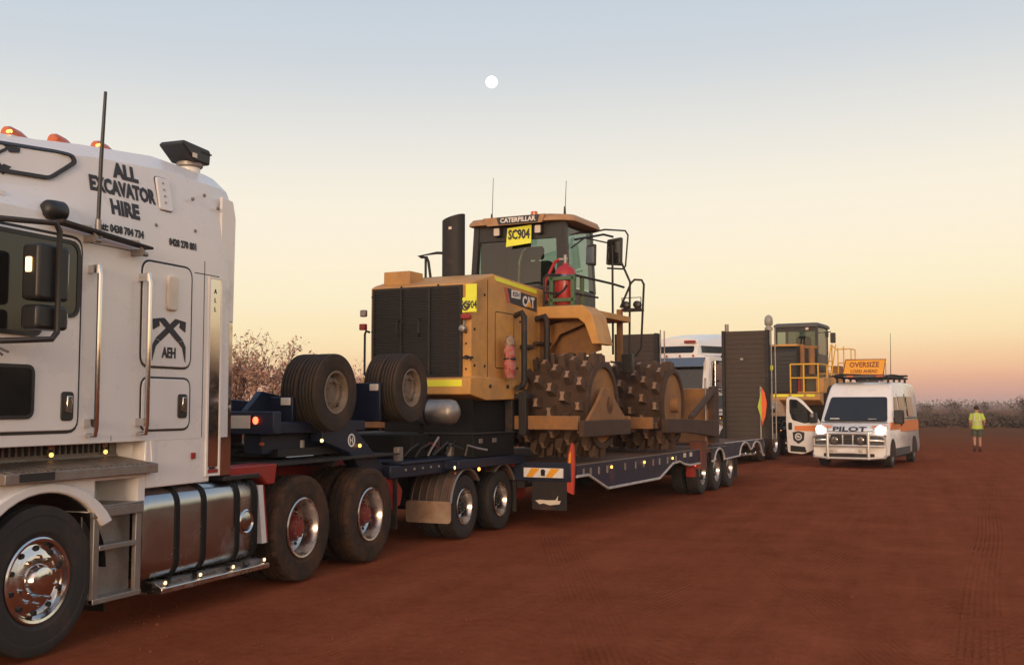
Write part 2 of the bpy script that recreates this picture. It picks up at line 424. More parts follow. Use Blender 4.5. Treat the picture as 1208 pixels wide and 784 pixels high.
def wheel(parent, x, y, z, kind, side=1, bare=False):
    og = ORG.get(parent.name, (0, 0, 0)); t, r, h = WM[kind]
    o = link('wheel', t, parent, (x-og[0], y-og[1], z-og[2]), 0 if side > 0 else PI)
    if not bare:
        link('rim', r, o)
        if h: link('hub', h, o)
    return o
def axle(parent, y, z, kind, half, dual=True, both=True):
    wd = {'steer': .285, 'drive': .275, 'small': .235, 'van': .22}[kind]
    for sd_ in ((1, -1) if both else (1,)):
        wheel(parent, sd_*(half-wd/2), y, z, kind, sd_)
        if dual: wheel(parent, sd_*(half-wd*1.5-.06), y, z, kind, sd_)
    obj('axle', MB().cyl((-half+.2, y, z), (half-.2, y, z), .07, n=10), DARKSTEEL, parent)
def lamp(parent, x, y, z, m, r=.03, ax='x', name='marker_lamp', base=None, sx=1.4):
    r *= .78; b = MB()
    d = {'x': (1, 0, 0), '-y': (0, -1, 0), 'z': (0, 0, 1)}[ax]
    s_ = {'x': (.6, sx, 1), '-y': (sx, .6, 1), 'z': (1, sx, .8)}[ax]
    b.ball((x, y, z), r, 8, 6, s_)
    b2 = m
    if base:
        b.mi = 1
        c = Vector((x, y, z)); q = [r*1.25*k for k in s_]
        b.box(c.x-(q[0] if ax != 'x' else r*.5), c.x+(q[0] if ax != 'x' else r*.1), c.y-(q[1] if ax != '-y' else r*.1), c.y+(q[1] if ax != '-y' else r*.5), c.z-q[2], c.z+q[2])
        b2 = [m, base]
    return obj(name, b, b2, parent, smooth=60)

# ------------------------------------------------------------------ prime mover (cabover truck); local: y = 0 at the front axle, +x the side we see
def halfring(h):
    return h+[(-x, z) for x, z in reversed(h) if x > 1e-6]
def emblem(parent, y0, z0, wd, ht, x, words=True):
    b = MB()
    A = [[(.0, 0), (.0, .36), (.09, .50), (.22, .45), (.10, .33)], [(.09, .515), (.66, .985), (.80, .915), (.24, .455)], [(.67, .995), (1.0, .945), (.99, .70), (.80, .80), (.82, .90)]]
    for k, fl in enumerate((0, 1)):
        for pl in A:
            q = [((1-u if fl else u)*wd+y0, v*ht+z0) for u, v in pl]
            b.prism(q, 'x', x, x+.003+.0025*fl)
    obj('emblem', b, INKK, parent)
    if words: text('AEH', ht*.23, INKK, parent, (x+.002, y0+wd*.5, z0+ht*.19), 'x', .78, .05)
def build_truck(label, frame, body, second=False):
    t = thing('prime_mover', label, 'truck', frame, group='prime movers in the parked convoy')
    W = 1.25
    # --- cab shell
    F = [(1.15, 3.20), (1.06, 3.29), (1.03, 3.56), (.90, 3.67), (.45, 3.72), (0, 3.73)]
    M1 = [(1.21, 3.26), (1.17, 3.40), (1.12, 3.66), (.97, 3.775), (.5, 3.83), (0, 3.84)]
    B_ = [(W-.02, 3.28), (W-.04, 3.45), (W-.10, 3.72), (W-.25, 3.855), (.55, 3.91), (0, 3.92)]
    if second:
        F = [(1.12, 3.14), (.90, 3.185), (.86, 3.48), (.76, 3.62), (.4, 3.68), (0, 3.69)]
        M1 = [(1.18, 3.18), (1.10, 3.26), (1.03, 3.58), (.90, 3.73), (.5, 3.80), (0, 3.81)]
    rings = []
    for y, w_, top in [(-1.38, W-.06, F), (-1.30, W, F), (-.45, W, F), (.15, W, [((a[0]+c[0])/2, (a[1]+c[1])/2) for a, c in zip(F, M1)]), (.55, W, M1), (.95, W, [((a[0]+c[0])/2, (a[1]+c[1])/2) for a, c in zip(M1, B_)]), (1.35, W, B_), (1.86, W, [(x, z-.01) for x, z in B_]),
                       (2.10, W-.006, [(x-.006, z-.01 if z > 3.5 else z) for x, z in B_[:-1]]+[(0, 3.91)]), (2.24, W-.03, [(x-.02, z-.02 if z > 3.5 else z) for x, z in B_[:-1]]+[(0, 3.90)]), (2.33, W-.09, [(x-.06, z-.05 if z > 3.5 else z) for x, z in B_[:-1]]+[(0, 3.87)]), (2.38, W-.17, [(x-.13, z-.11 if z > 3.5 else z) for x, z in B_[:-1]]+[(0, 3.81)]), (2.40, W-.25, [(x-.22, z-.22 if z > 3.5 else z) for x, z in B_[:-1]]+[(0, 3.71)])]:
        zb = 1.47 if y < 1.0 else 1.47
        h = [(w_, zb), (w_, 1.9), (w_, 2.5), (w_, 2.98), (w_-.01, 3.12)]+top
        full = halfring(h)
        r = []
        for x, z in full:
            yy = y
            if y < -1.25: yy = y + max(0, z-2.15)*.16 + max(0, z-3.2)*.9
            r.append((x, yy, z))
        rings.append(r)
    shell = MB().loft(rings)
    cab = obj('cab', shell, body, t, smooth=28)
    bvh = BVHTree.FromPolygons([Vector(v) for v in shell.v], [f for f in shell.f], epsilon=0)
    def drape(o, k=.003):
        """lay a thin piece onto the curved shell"""
        for v in o.data.vertices:
            h = bvh.ray_cast(Vector((4*(1 if v.co.x > 0 else -1), v.co.y, v.co.z)), Vector((-1 if v.co.x > 0 else 1, 0, 0)))
            base = xref[0]
            if h[0] is not None: v.co.x = h[0].x+(v.co.x-base)+k
        o.data.update(); return o
    xref = [0.]
    # lower body: side skirts with the wheel arch, step recess
    for s in (1, -1):
        xa, xb = sorted((s*.96, s*1.255))
        pr = [(-.44, 1.215), (-.44, 1.46), (-1.35, 1.46), (-1.35, .55), (-.74, .55)]+[(c, d) for c, d in arc(0, .53, .66, 180+2, 12, 16)]+[(.50, .98), (.50, 1.24), (1.06, 1.24), (1.06, 1.215)]
        pr[5:5+17] = [(.0-.67*math.cos(R(a)), .53+.61*math.sin(R(a))) for a in [2+i*(150/16.) for i in range(17)]]
        pr = [(.50, 1.185) if p == (.50, 1.24) else ((1.06, 1.185) if p == (1.06, 1.24) else p) for p in pr]
        obj('side_skirt', MB().prism(pr, 'x', xa, xb), body, t, bevel=.012)
        # flared arch lip
        arcp = [(-.70*math.cos(R(a)), .53+.70*math.sin(R(a))) for a in [3+i*8.1 for i in range(19)]]
        lip = [(-.665*math.cos(R(a)), .53+.605*math.sin(R(a))) for a in [3+i*8.1 for i in range(19)]]+[(-.79*math.cos(R(a)), .53+.675*math.sin(R(a))) for a in [3+i*8.1 for i in range(18, -1, -1)]]
        lip = [(y, min(z, 1.208)) for y, z in lip]
        obj('arch_lip', MB().prism(lip, 'x', *sorted((s*1.24, s*1.283))), body, t, bevel=.014)
        obj('wheel_liner', MB().loft([[(xx*s, -.655*math.cos(R(a)), .53+.60*math.sin(R(a))) for a in range(0, 181, 10)] for xx in (.55, 1.24)], caps=False, closed=False), BLACK, t)
        obj('step_box', MB().box(*sorted((s*.80, s*1.24)), .45, 1.06, .955, .985).box(*sorted((s*.80, s*.90)), .45, 1.06, .985, 1.3).loft([[(s*x, y, z) for x, y in ((.9, .92), (1.25, .985), (1.25, 1.063), (.9, 1.063))] for z in (.985, 1.19)]), body, t)
    # skirt behind the steps
    for s in (1, -1): obj('rear_skirt', MB().box(*sorted((s*.9, s*1.247)), 1.065, 1.90, 1.09, 1.475), body, t, bevel=.01)
    X = W
    # door with seam, windows
    dp = rnd([(-1.15, 1.56), (.30, 1.56), (.30, 2.98), (-1.0, 2.98)], .10)
    for s in (1, -1):
        if s == -1 and not second: pass
        xa = lambda a, c: sorted((s*(X+a), s*(X+c)))
        obj('door_seam', MB().band(offs(dp, -.012), .024, 'x', *xa(-.02, .004)), SEAM, t)
        dr = obj('door', MB().prism(offs(dp, .010), 'x', *xa(-.03, .014)), body, t, bevel=.006)
        wp = rnd([(-1.02, 2.27), (-.12, 2.25), (-.06, 2.40), (.25, 2.41), (.25, 2.93), (-.94, 2.93)], [.03, .05, .05, .07, .09, .05])
        sub('window', MB().prism(wp, 'x', *xa(.0, .02)), DARKGLASS, dr)
        sub('window_rubber', MB().band(offs(wp, -.022), .03, 'x', *xa(0, .027)), BLACK, dr)
        lw = rnd(rect(-.56, -.155, 1.675, 2.015), .05)
        sub('peep_window', MB().prism(lw, 'x', *xa(0, .019)), DARKGLASS, dr)
        sub('window_rubber', MB().band(offs(lw, -.018), .025, 'x', *xa(0, .025)), BLACK, dr)
        sub('handle', MB().prism(rnd(rect(.12, .24, 1.64, 1.85), .03), 'x', *xa(.0, .025)), BLACK, dr, bevel=.006)
        sub('handle_lever', MB().box(*xa(.02, .045), .155, .205, 1.70, 1.82), CHROME, dr, bevel=.006)
    # sleeper hatches
    for pts, nm in ((rnd(rect(.97, 1.60, 2.06, 2.915), .10, 5), 'locker_hatch'), (rnd(rect(.985, 1.60, 1.55, 1.975), .09, 5), 'bunk_hatch')):
        obj('hatch_seam', MB().band(offs(pts, -.009), .02, 'x', X-.01, X+.005), SEAM, t)
        hd = obj(nm, MB().prism(offs(pts, .008), 'x', X-.02, X+.010), body, t, bevel=.005)
        if nm == 'bunk_hatch':
            sub('handle', MB().prism(rnd(rect(1.435, 1.55, 1.645, 1.845), .03), 'x', X, X+.024), BLACK, hd, bevel=.006)
            sub('handle_lever', MB().box(X+.018, X+.04, 1.47, 1.52, 1.70, 1.82), CHROME, hd, bevel=.006)
        else:
            sub('side_light', MB().prism(rnd(rect(1.26, 1.39, 2.53, 2.82), .035), 'x', X, X+.035), INKW if second else REFL, hd, bevel=.012)
    if not second: emblem(t, 1.10, 2.06+.05, .42, .36, X+.0105)
    # panel seams, vent, marker
    b = MB()
    b.box(X-.01, X+.002, .33, .955, 2.963, 2.969); b.box(X-.01, X+.002, 1.64, 1.99, 2.883, 2.89)
    b.box(X-.01, X+.002, 1.775, 1.782, 1.48, 3.0); b.box(X-.01, X+.002, .66, .664, 1.48, 1.52)
    obj('panel_seam', b, SEAM, t)
    vp = rnd(rect(1.20, 1.36, 3.36, 3.64), .03)
    xref[0] = X
    obj('vent_seam', MB().band(offs(vp, -.006), .012, 'x', X-.02, X+.004), SEAM, t); drape(kid_last(), 0)
    obj('vent_cover', MB().prism(vp, 'x', X-.03, X+.02), body, t, bevel=.008); drape(kid_last(), 0)
    b = MB()
    for i in range(4): b.box(X, X+.024, 1.265, 1.28, 3.42+i*.055, 3.435+i*.055)
    obj('vent_slot', b, STEEL, t); drape(kid_last(), 0)
    obj('side_marker', MB().box(X, X+.012, 1.64, 1.69, 1.30, 1.35), RED, t)
    b = MB()
    for (y, z) in [(1.15, 3.22), (1.62, 3.52), (1.66, 3.25), (1.78, 3.58), (1.98, 3.50), (-.38, 3.02)]:
        b.ball((X-.02, y, z), .018, 6, 4)
    obj('screw', b, STEEL, t)
    # stainless side sheet and extender
    obj('side_sheet_frame', MB().band(rect(1.835, 2.035, 1.14, 2.88), .022, 'x', X-.03, X+.012), body, t)
    obj('side_sheet', MB().prism(rect(1.857, 2.013, 1.22, 2.86), 'x', X-.03, X+.007), MIRROR, t)
    obj('side_strip', MB().box(X-.03, X+.009, 1.86, 2.01, 1.165, 1.195), RED, t)
    if not second:
        for i, ch in enumerate('ALL'):
            text(ch, .038, INKK, t, (X+.008, 1.93, 2.75-i*.08), 'x', .9, .03)
    for s in (1, -1):
        e = MB(); e.loft([[(s*(X-.05+k), 2.09+y, z) for y, z in [(-.05, 2.5), (.15, 2.5), (.165, 3.45), (.12, 3.60), (-.05, 3.62)]] for k in (0, .03)])
        obj('cab_extender', e, body, t, bevel=.008)
        obj('cab_extender_sheet', MB().box(*sorted((s*(X-.05), s*(X-.02))), 2.04, 2.235, 1.13, 2.497), MIRROR, t, bevel=.004)
    # grab rails
    for y in (.405, .965):
        r = MB(); r.tube([(X+.005, y, 2.78), (X+.075, y, 2.79), (X+.085, y, 2.72), (X+.085, y, 1.60), (X+.075, y, 1.53), (X+.005, y, 1.53)], .019, 10)
        for z in (2.765, 1.62): r.box(X, X+.08, y-.03, y+.005, z-.03, z+.03)
        obj('grab_rail', r, CHROME, t)
    # mirrors
    for s in (1, -1):
        x0 = s*(X+.31)
        a = MB()
        a.tube([(s*(X-.02), -.62, 2.985), (s*(X+.1), -.56, 2.99), (x0+s*.075, -.36, 2.97), (x0+s*.075, -.325, 2.92), (x0+s*.075, -.325, 2.24), (x0+s*.075, -.37, 2.19), (s*(X+.1), -.62, 2.17), (s*(X), -.66, 2.17)], .021, 8)
        a.box(*sorted((s*(X-.01), s*(X+.08))), -.72, -.60, 2.94, 3.02); a.box(*sorted((s*(X-.01), s*(X+.06))), -.72, -.60, 2.14, 2.20)
        a.tube([(s*(X+.06), -.60, 2.15), (s*(X+.16), -.56, 2.08)], .008, 6); a.tube([(s*(X+.06), -.60, 2.16), (s*(X+.18), -.53, 2.10)], .008, 6)
        obj('mirror_arm', a, BLACK, t)
        for (z0, z1) in ((2.45, 2.83), (2.255, 2.42)):
            m = obj('mirror_housing', MB().prism(rnd(rect(-.475, -.195, z0, z1), .035), 'x', *sorted((x0-s*.10, x0+s*.05))), BLACK, t, bevel=.022)
            sub('mirror_glass', MB().prism(rnd(rect(*sorted((x0-s*.085, x0+s*.035)), z0+.03, z1-.03), .02), 'y', -.197, -.190), CHROME, m)
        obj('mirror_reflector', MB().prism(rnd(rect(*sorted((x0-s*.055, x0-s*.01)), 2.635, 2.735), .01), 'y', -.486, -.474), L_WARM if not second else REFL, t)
    # rain bar over the door with its brackets
    b = MB().prism(rnd([(-.02, 3.075), (.96, 3.005), (.96, 2.985), (-.02, 3.045)], .006), 'x', X+.03, X+.12)
    obj('rain_bar', b, DARKSTEEL, t, bevel=.005)
    for y, z in ((.34, 3.02), (.86, 2.985)):
        b = MB(); b.box(X-.01, X+.10, y-.025, y+.025, z-.06, z-.012); b.cyl((X+.11, y-.03, z-.05), (X+.11, y+.03, z-.05), .018)
        b.tube([(X+.02, y-.08, z+.05), (X+.08, y-.04, z+.045), (X+.1, y, z-.02)], .012, 6)
        obj('rain_bar_bracket', b, STEEL, t)
    # horn cover, antenna
    b = MB(); b.lathe([(.005, -.055), (.045, -.048), (.068, -.02), (.074, .02), (.078, .11), (.07, .125), (.01, .125)], (X+.0, -.03, 3.145), 'y', 20)
    obj('horn_cover', b, BLACK, t, smooth=50)
    if not second:
        obj('antenna_base', MB().box(X+.0, X+.09, .385, .42, 3.0, 3.03).cyl((X+.06, .40, 3.02), (X+.06, .40, 3.14), .022), STEEL, t)
        obj('antenna', MB().tube([(X+.06, .40, 3.14), (X+.063, .41, 3.6), (X+.07, .43, 4.12)], [.015, .015, .012], 8), BLACK, t)
    # roof lights: streamlined amber domes
    def rooflight(x, y, z, lit):
        b = MB(); rings = []
        for u, rz, rw in [(0, .075, .05), (.04, .085, .062), (.12, .07, .062), (.2, .035, .045), (.26, .004, .01)]:
            rings.append([(x+rw*math.cos(R(a)), y+u, z+rz*math.sin(R(a))) for a in range(0, 181, 20)])
        b.loft(rings)
        b.mi = 1; b.ball((x+.03, y+.01, z+.035), .022, 8, 6, (1.3, .7, .8))
        b.mi = 2; b.box(x-.075, x+.075, y-.015, y+.27, z-.03, z+.004)
        obj('roof_light', b, [AMBERLENS, L_AMB if lit else AMBERLENS, body], t, smooth=50)
    if not second:
        for s in (1, -1):
            for i, (y, z) in enumerate([(-.07, 3.700), (.38, 3.752), (.84, 3.805)]): rooflight(s*.86, y, z, i != 1)
        rooflight(1.10, -.62, 3.22, False); rooflight(-1.10, -.62, 3.22, False)
    # air intake: square snorkel head on a round neck
    if not second:
        cx, cy = .90, 2.0
        b = MB(); b.cyl((cx, cy, 3.80), (cx, cy, 3.96), .095, n=20); b.mi = 1
        b.lathe([(.108, 0), (.118, .01), (.118, .04), (.108, .05)], (cx, cy, 3.895), 'z', 20)
        obj('intake_neck', b, [body, STEEL], t)
        pf = [(-.33, .15), (-.29, .19), (.14, .17), (.165, .14), (.15, .0), (-.11, .0)]
        obj('air_intake', MB().loft([[(cx+sx_*k, cy+y*.84, 3.93+z*.84) for y, z in pf] for sx_, k in ((-1, .13), (1, .13))]), BLACK, t, bevel=.02)
        obj('intake_lip', MB().box(cx-.135, cx+.135, cy-.0, cy+.143, 4.026, 4.038), DARKSTEEL, t)
        obj('intake_badge', MB().box(cx+.130, cx+.135, cy-.13, cy-.07, 3.96, 4.0), REFL, t)
    # side roof window panel (blanked with an outline, or glazed on the other truck)
    Q = [(-1.02, 3.335), (.12, 3.40), (.37, 3.575), (.34, 3.645), (.20, 3.65), (-1.0, 3.545)]
    pq = dens(rnd(Q, .05, 3))
    xref[0] = 0.
    for s in (1, -1):
        if second:
            Q2 = [(-.72, 3.36), (1.05, 3.36), (1.10, 3.60), (-.62, 3.60)]
            gy = [-.80+2.6*i/34 for i in range(35)]; b = MB(); gr_ = [[(.012*s, y, 3.25+.05*(y+.8)/2.6+.20*j/6) for j in range(7)] for y in gy]
            b.loft(gr_, caps=False, closed=False)
            drape(obj('roof_window', b, ROOFG, t), 0)
        else:
            b = MB().band(pq, .026, 'x', *sorted((s*-.02, s*.012)))
            drape(obj('panel_outline', b, INKK, t), 0)
    if not second:
        e = MB()
        yo = .10
        for pl in ([(-.52, 3.50), (-.40, 3.56), (-.33, 3.60), (-.34, 3.57), (-.44, 3.51)], [(-.36, 3.61), (-.22, 3.615), (-.23, 3.58), (-.31, 3.565)], [(-.46, 3.53), (-.37, 3.44), (-.40, 3.42), (-.50, 3.50)], [(-.37, 3.47), (-.31, 3.46), (-.38, 3.39), (-.41, 3.43)]):
            e.prism([(y+yo, z-.03) for y, z in pl], 'x', .002, .006)
        drape(obj('emblem', e, INKK, t), 0)
    # front: windscreen panes, visor, grille, bumper, headlamps
    def fy(z): return -1.38+max(0, z-2.15)*.16+max(0, z-3.2)*.9
    for s in (1, -1):
        p = [(s*.03, 2.22), (s*1.10, 2.22), (s*1.12, 2.85), (s*.03, 2.88)]
        obj('windscreen', MB().loft([[(x, fy(z)-k, z) for x, z in p] for k in (-.03, .012)]), DARKGLASS, t)
    obj('sun_visor', MB().loft([[(x, y, z) for y, z in [(-1.50, 2.84), (-1.48, 2.82), (-1.22, 3.08), (-1.24, 3.10)]] for x in (-1.16, 1.16)]), VISOR if second else body, t, bevel=.008)
    obj('front_panel', MB().box(-1.18, 1.18, -1.42, -1.3, 1.45, 2.13), body if not second else GOLD, t, bevel=.03)
    obj('grille', MB().box(-.62, .62, -1.45, -1.41, .95, 2.0), CHROME, t, bevel=.01)
    b = MB()
    for i in range(14): b.box(-.58, .58, -1.462, -1.445, 1.0+i*.07, 1.035+i*.07)
    obj('grille_slat', b, DARKSTEEL, t)
    obj('bumper', MB().prism(rnd(rect(-1.24, 1.24, .42, .92), .08), 'y', -1.55, -1.30), body, t, bevel=.03)
    for s in (1, -1):
        h = obj('headlamp', MB().prism(rnd(rect(s*.93-.25, s*.93+.25, .98, 1.22), .04), 'y', -1.44, -1.38), BLACK, t)
        sub('headlamp_lens', MB().cyl((s*.83, -1.45, 1.10), (s*.83, -1.43, 1.10), .09).cyl((s*1.03, -1.45, 1.10), (s*1.03, -1.43, 1.10), .09), LAMPGLASS, h)
    if second:
        obj('roof_front_window', MB().loft([[(x, -1.38+(z-2.15)*.16+(z-3.2)*.9-k, z) for x, z in rnd([(-.78, 3.24), (.78, 3.24), (.74, 3.44), (-.74, 3.44)], .06, 3)] for k in (-.05, .02)]), ROOFG, t)
        obj('roof_sign', MB().box(.42, .76, -.98, -.90, 3.52, 3.60), RED, t, bevel=.02)
        b = MB()
        for i in range(5): b.ball((-.8+i*.4, -1.25, 3.15), .035, 8, 6)
        obj('roof_lamp', b, AMBERLENS, t, smooth=60)
        for s in (1, -1):
            st = MB(); st.cyl((s*1.08, 2.35, 1.2), (s*1.08, 2.35, 3.6), .09).cyl((s*1.32, -.9, 2.2), (s*1.32, -.9, 3.0), .03)
            obj('exhaust_stack', st, CHROME, t)
    # step tread platform with pierced grip, recess plate with lit courtesy lamps
    obj('step_tread', MB().loft([[(.94, y, 1.216), (X+.075, y, 1.216), (X+.075, y, 1.288), (.94, y, 1.352)] for y in (-.42, 1.13)]), TREAD, t, bevel=.006)
    b = MB()
    for i in range(25):
        y = -.38+i*.058; b.loft([[(x, yy, z+k) for x, z in ((1.0, 1.341), (X+.065, 1.290)) for yy in ((y, y+.026) if x < 1.1 else (y+.046, y+.02))] for k in (0, .009)])
    obj('tread_rib', b, STEEL, t)
    obj('recess_plate', MB().box(.96, 1.0, -.44, 1.04, 1.36, 1.475), TREAD, t)
    b = MB()
    for i in range(22): b.box(1.0, 1.006, -.36+i*.06, -.33+i*.06, 1.385, 1.465)
    obj('plate_rib', b, DARKSTEEL, t)
    obj('recess_roof', MB().box(.94, 1.24, -.44, 1.1, 1.466, 1.474), body, t)
    obj('recess_lip', MB().box(.97, 1.01, -.44, 1.04, 1.345, 1.365), STEEL, t)
    obj('recess_end', MB().loft([[(.96, 1.0, z), (1.255, 1.12+.02*k, z), (1.255, 1.17, z), (.96, 1.17, z)] for k, z in ((1, 1.29), (0, 1.468))]), body, t)
    obj('grip_mesh', MB().box(X+.073, X+.078, -.30, .02, 1.228, 1.285), BLACK, t)
    for y in (-.30, .30, .87):
        lamp(t, 1.02, y, 1.385, L_AMB, .022, 'x', 'step_lamp', STEEL); lamp(t, 1.015, y, 1.44, AMBERLENS, .018, 'x', 'step_lamp', STEEL)
    lamp(t, 1.18, .545, 1.06, L_AMB, .024, 'x', 'step_lamp', BLACK)
    # lower ladder step
    b = MB(); b.box(.93, 1.275, .47, 1.03, .985, 1.0); b.box(1.24, 1.275, .47, 1.03, .91, .985)
    for y0, y1 in ((.50, .56), (.965, 1.03)): b.box(1.215, 1.255, y0, y1, .27, .91)
    b.box(1.0, 1.26, .56, .965, .66, .70); b.box(1.0, 1.262, .50, 1.03, .27, .31)
    b.box(1.12, 1.14, .50, 1.03, .27, .95)
    b.loft([[(1.05+.12*k, y, .60-.33*k), (1.05+.12*k, y, .62-.33*k)] + [(1.05, y, .62-.33*k), (1.05, y, .60-.33*k)] for y in (.57, .96) for k in (0,)])
    obj('ladder_step', b, STEEL, t, bevel=.005)
    obj('front_mud_flap', MB().loft([[(x, .70+.05*k, 1.05-k*.3) for x in (.7, 1.06)]+[(x, .72+.05*k, 1.05-k*.3) for x in (1.06, .7)] for k in range(4)]), MUDFLAP, t)
    # fuel tank
    dp2 = rnd([(.62, .34), (1.25, .34), (1.25, 1.07), (.62, 1.07)], [.1, .16, .16, .1], 6)
    tk = MB(); tk.loft([[(x*1-.03*(x > .9), y, .705+(z-.705)*k) for x, z in dp2] for y, k in ((1.08, .93),)]+[[(x, y, z) for x, z in dp2] for y in (1.13, 2.62)]+[[(x-.03*(x > .9), 2.68, .705+(z-.705)*.93) for x, z in dp2]])
    fuel = obj('fuel_tank', tk, TANK, t, smooth=40)
    for y in (1.47, 1.83, 2.32, 2.60):
        sub('tank_strap', MB().prism([(x, z) for x, z in offs(dp2, -.012)], 'y', y-.028, y+.028), RUBBER, fuel, smooth=40)
    sub('gauge_ring', MB().lathe([(.085, 0), (.10, .012), (.115, 0)], (X+.002, 2.46, .69), 'x', 24), CHROME, fuel)
    sub('gauge_cap', MB().lathe([(.085, 0), (.07, .006), (.01, .016)], (X+.003, 2.46, .70), 'x', 24), TANK, fuel)
    sr = MB().prism([(1.0, .21), (X+.05, .235), (X+.05, .28), (X-.04, .325), (1.0, .33)], 'y', 1.24, 2.78)
    obj('tank_rail', sr, ALLOY, t, bevel=.006)
    for y in (1.30, 1.76, 2.23, 2.72): lamp(t, X+.03, y, .315, L_WARM, .02, 'x', 'marker_lamp', STEEL)
    obj('battery_box', MB().box(.80, 1.22, 2.16, 2.72, 1.075, 1.12).box(.82, 1.2, 2.2, 2.68, 1.12, 1.135), BLACK, t, bevel=.008)
    obj('hose', MB().tube([(1.0, 2.15, 1.15), (1.05, 2.35, 1.2), (.95, 2.5, 1.2), (.7, 2.3, 1.25)], .018, 8), DARKSTEEL, t)
    # chassis, wheels
    b = MB()
    for s in (1, -1): b.box(*sorted((s*.38, s*.46)), -1.2, 5.75, .82, 1.10)
    for y in (0.6, 2.2, 3.3, 4.2, 5.2, 5.70): b.box(-.38, .38, y-.05, y+.05, .84, 1.08)
    obj('chassis', b, RED if not second else DARKSTEEL, t)
    b = MB().box(-.9, .9, 2.3, 3.0, .62, .80); b.box(.46, .9, 2.75, 2.9, .5, .9)
    obj('under_tray', b, DARKSTEEL, t)
    obj('cross_rail', MB().prism([(2.26, 1.19), (2.26, 1.09), (2.75, 1.08), (2.86, 1.0), (2.98, 1.0), (3.02, 1.19)], 'x', .92, 1.215), RED, t, bevel=.01)
    obj('deck_plate', MB().box(-.85, .92, 2.25, 3.4, 1.12, 1.15), DARKSTEEL, t)
    gq = MB().prism([(2.72, 1.0), (2.80, 1.0), (2.88, .45), (2.80, .45)], 'x', .72, 1.20)
    g = obj('quarter_guard', gq, body, t)
    sub('guard_edge', MB().prism([(2.80, 1.0), (2.815, 1.0), (2.895, .45), (2.88, .45)], 'x', 1.14, 1.205), RED, g)
    for s in (1, -1):
        obj('guard_plate', MB().box(*sorted((s*.62, s*1.22)), 3.03, 5.65, 1.165, 1.185).box(*sorted((s*.7, s*.75)), 3.4, 3.46, 1.05, 1.165).box(*sorted((s*.7, s*1.15)), 4.2, 4.24, 1.10, 1.165), DARKSTEEL, t)
        obj('rear_mud_flap', MB().box(*sorted((s*.60, s*1.18)), 5.66, 5.68, .28, 1.0), MUDFLAP, t)
    obj('turntable', MB().cyl((0, 4.2, 1.12), (0, 4.2, 1.24), .48, n=28).box(-.5, .5, 3.9, 4.5, 1.08, 1.14), DARKSTEEL, t)
    axle(t, 0, .525, 'steer', 1.235, False)
    axle(t, 3.49, .525, 'drive', 1.235); axle(t, 4.92, .525, 'drive', 1.235)
    if not second:
        xref[0] = X
        for word, h, y, z, sx, bo in (('ALL', .112, .865, 3.595, .98, .075), ('EXCAVATOR', .112, .815, 3.445, .735, .065), ('HIRE', .112, .80, 3.285, .94, .075),
                                      ('Matt: 0438 704 734', .058, .715, 3.11, .84, .05), ('0428 270 801', .058, 1.49, 3.105, .80, .05)):
            drape(text(word, h, INKK, t, (X, y, z), 'x', sx, bo, ext=.002), .004)
    return t

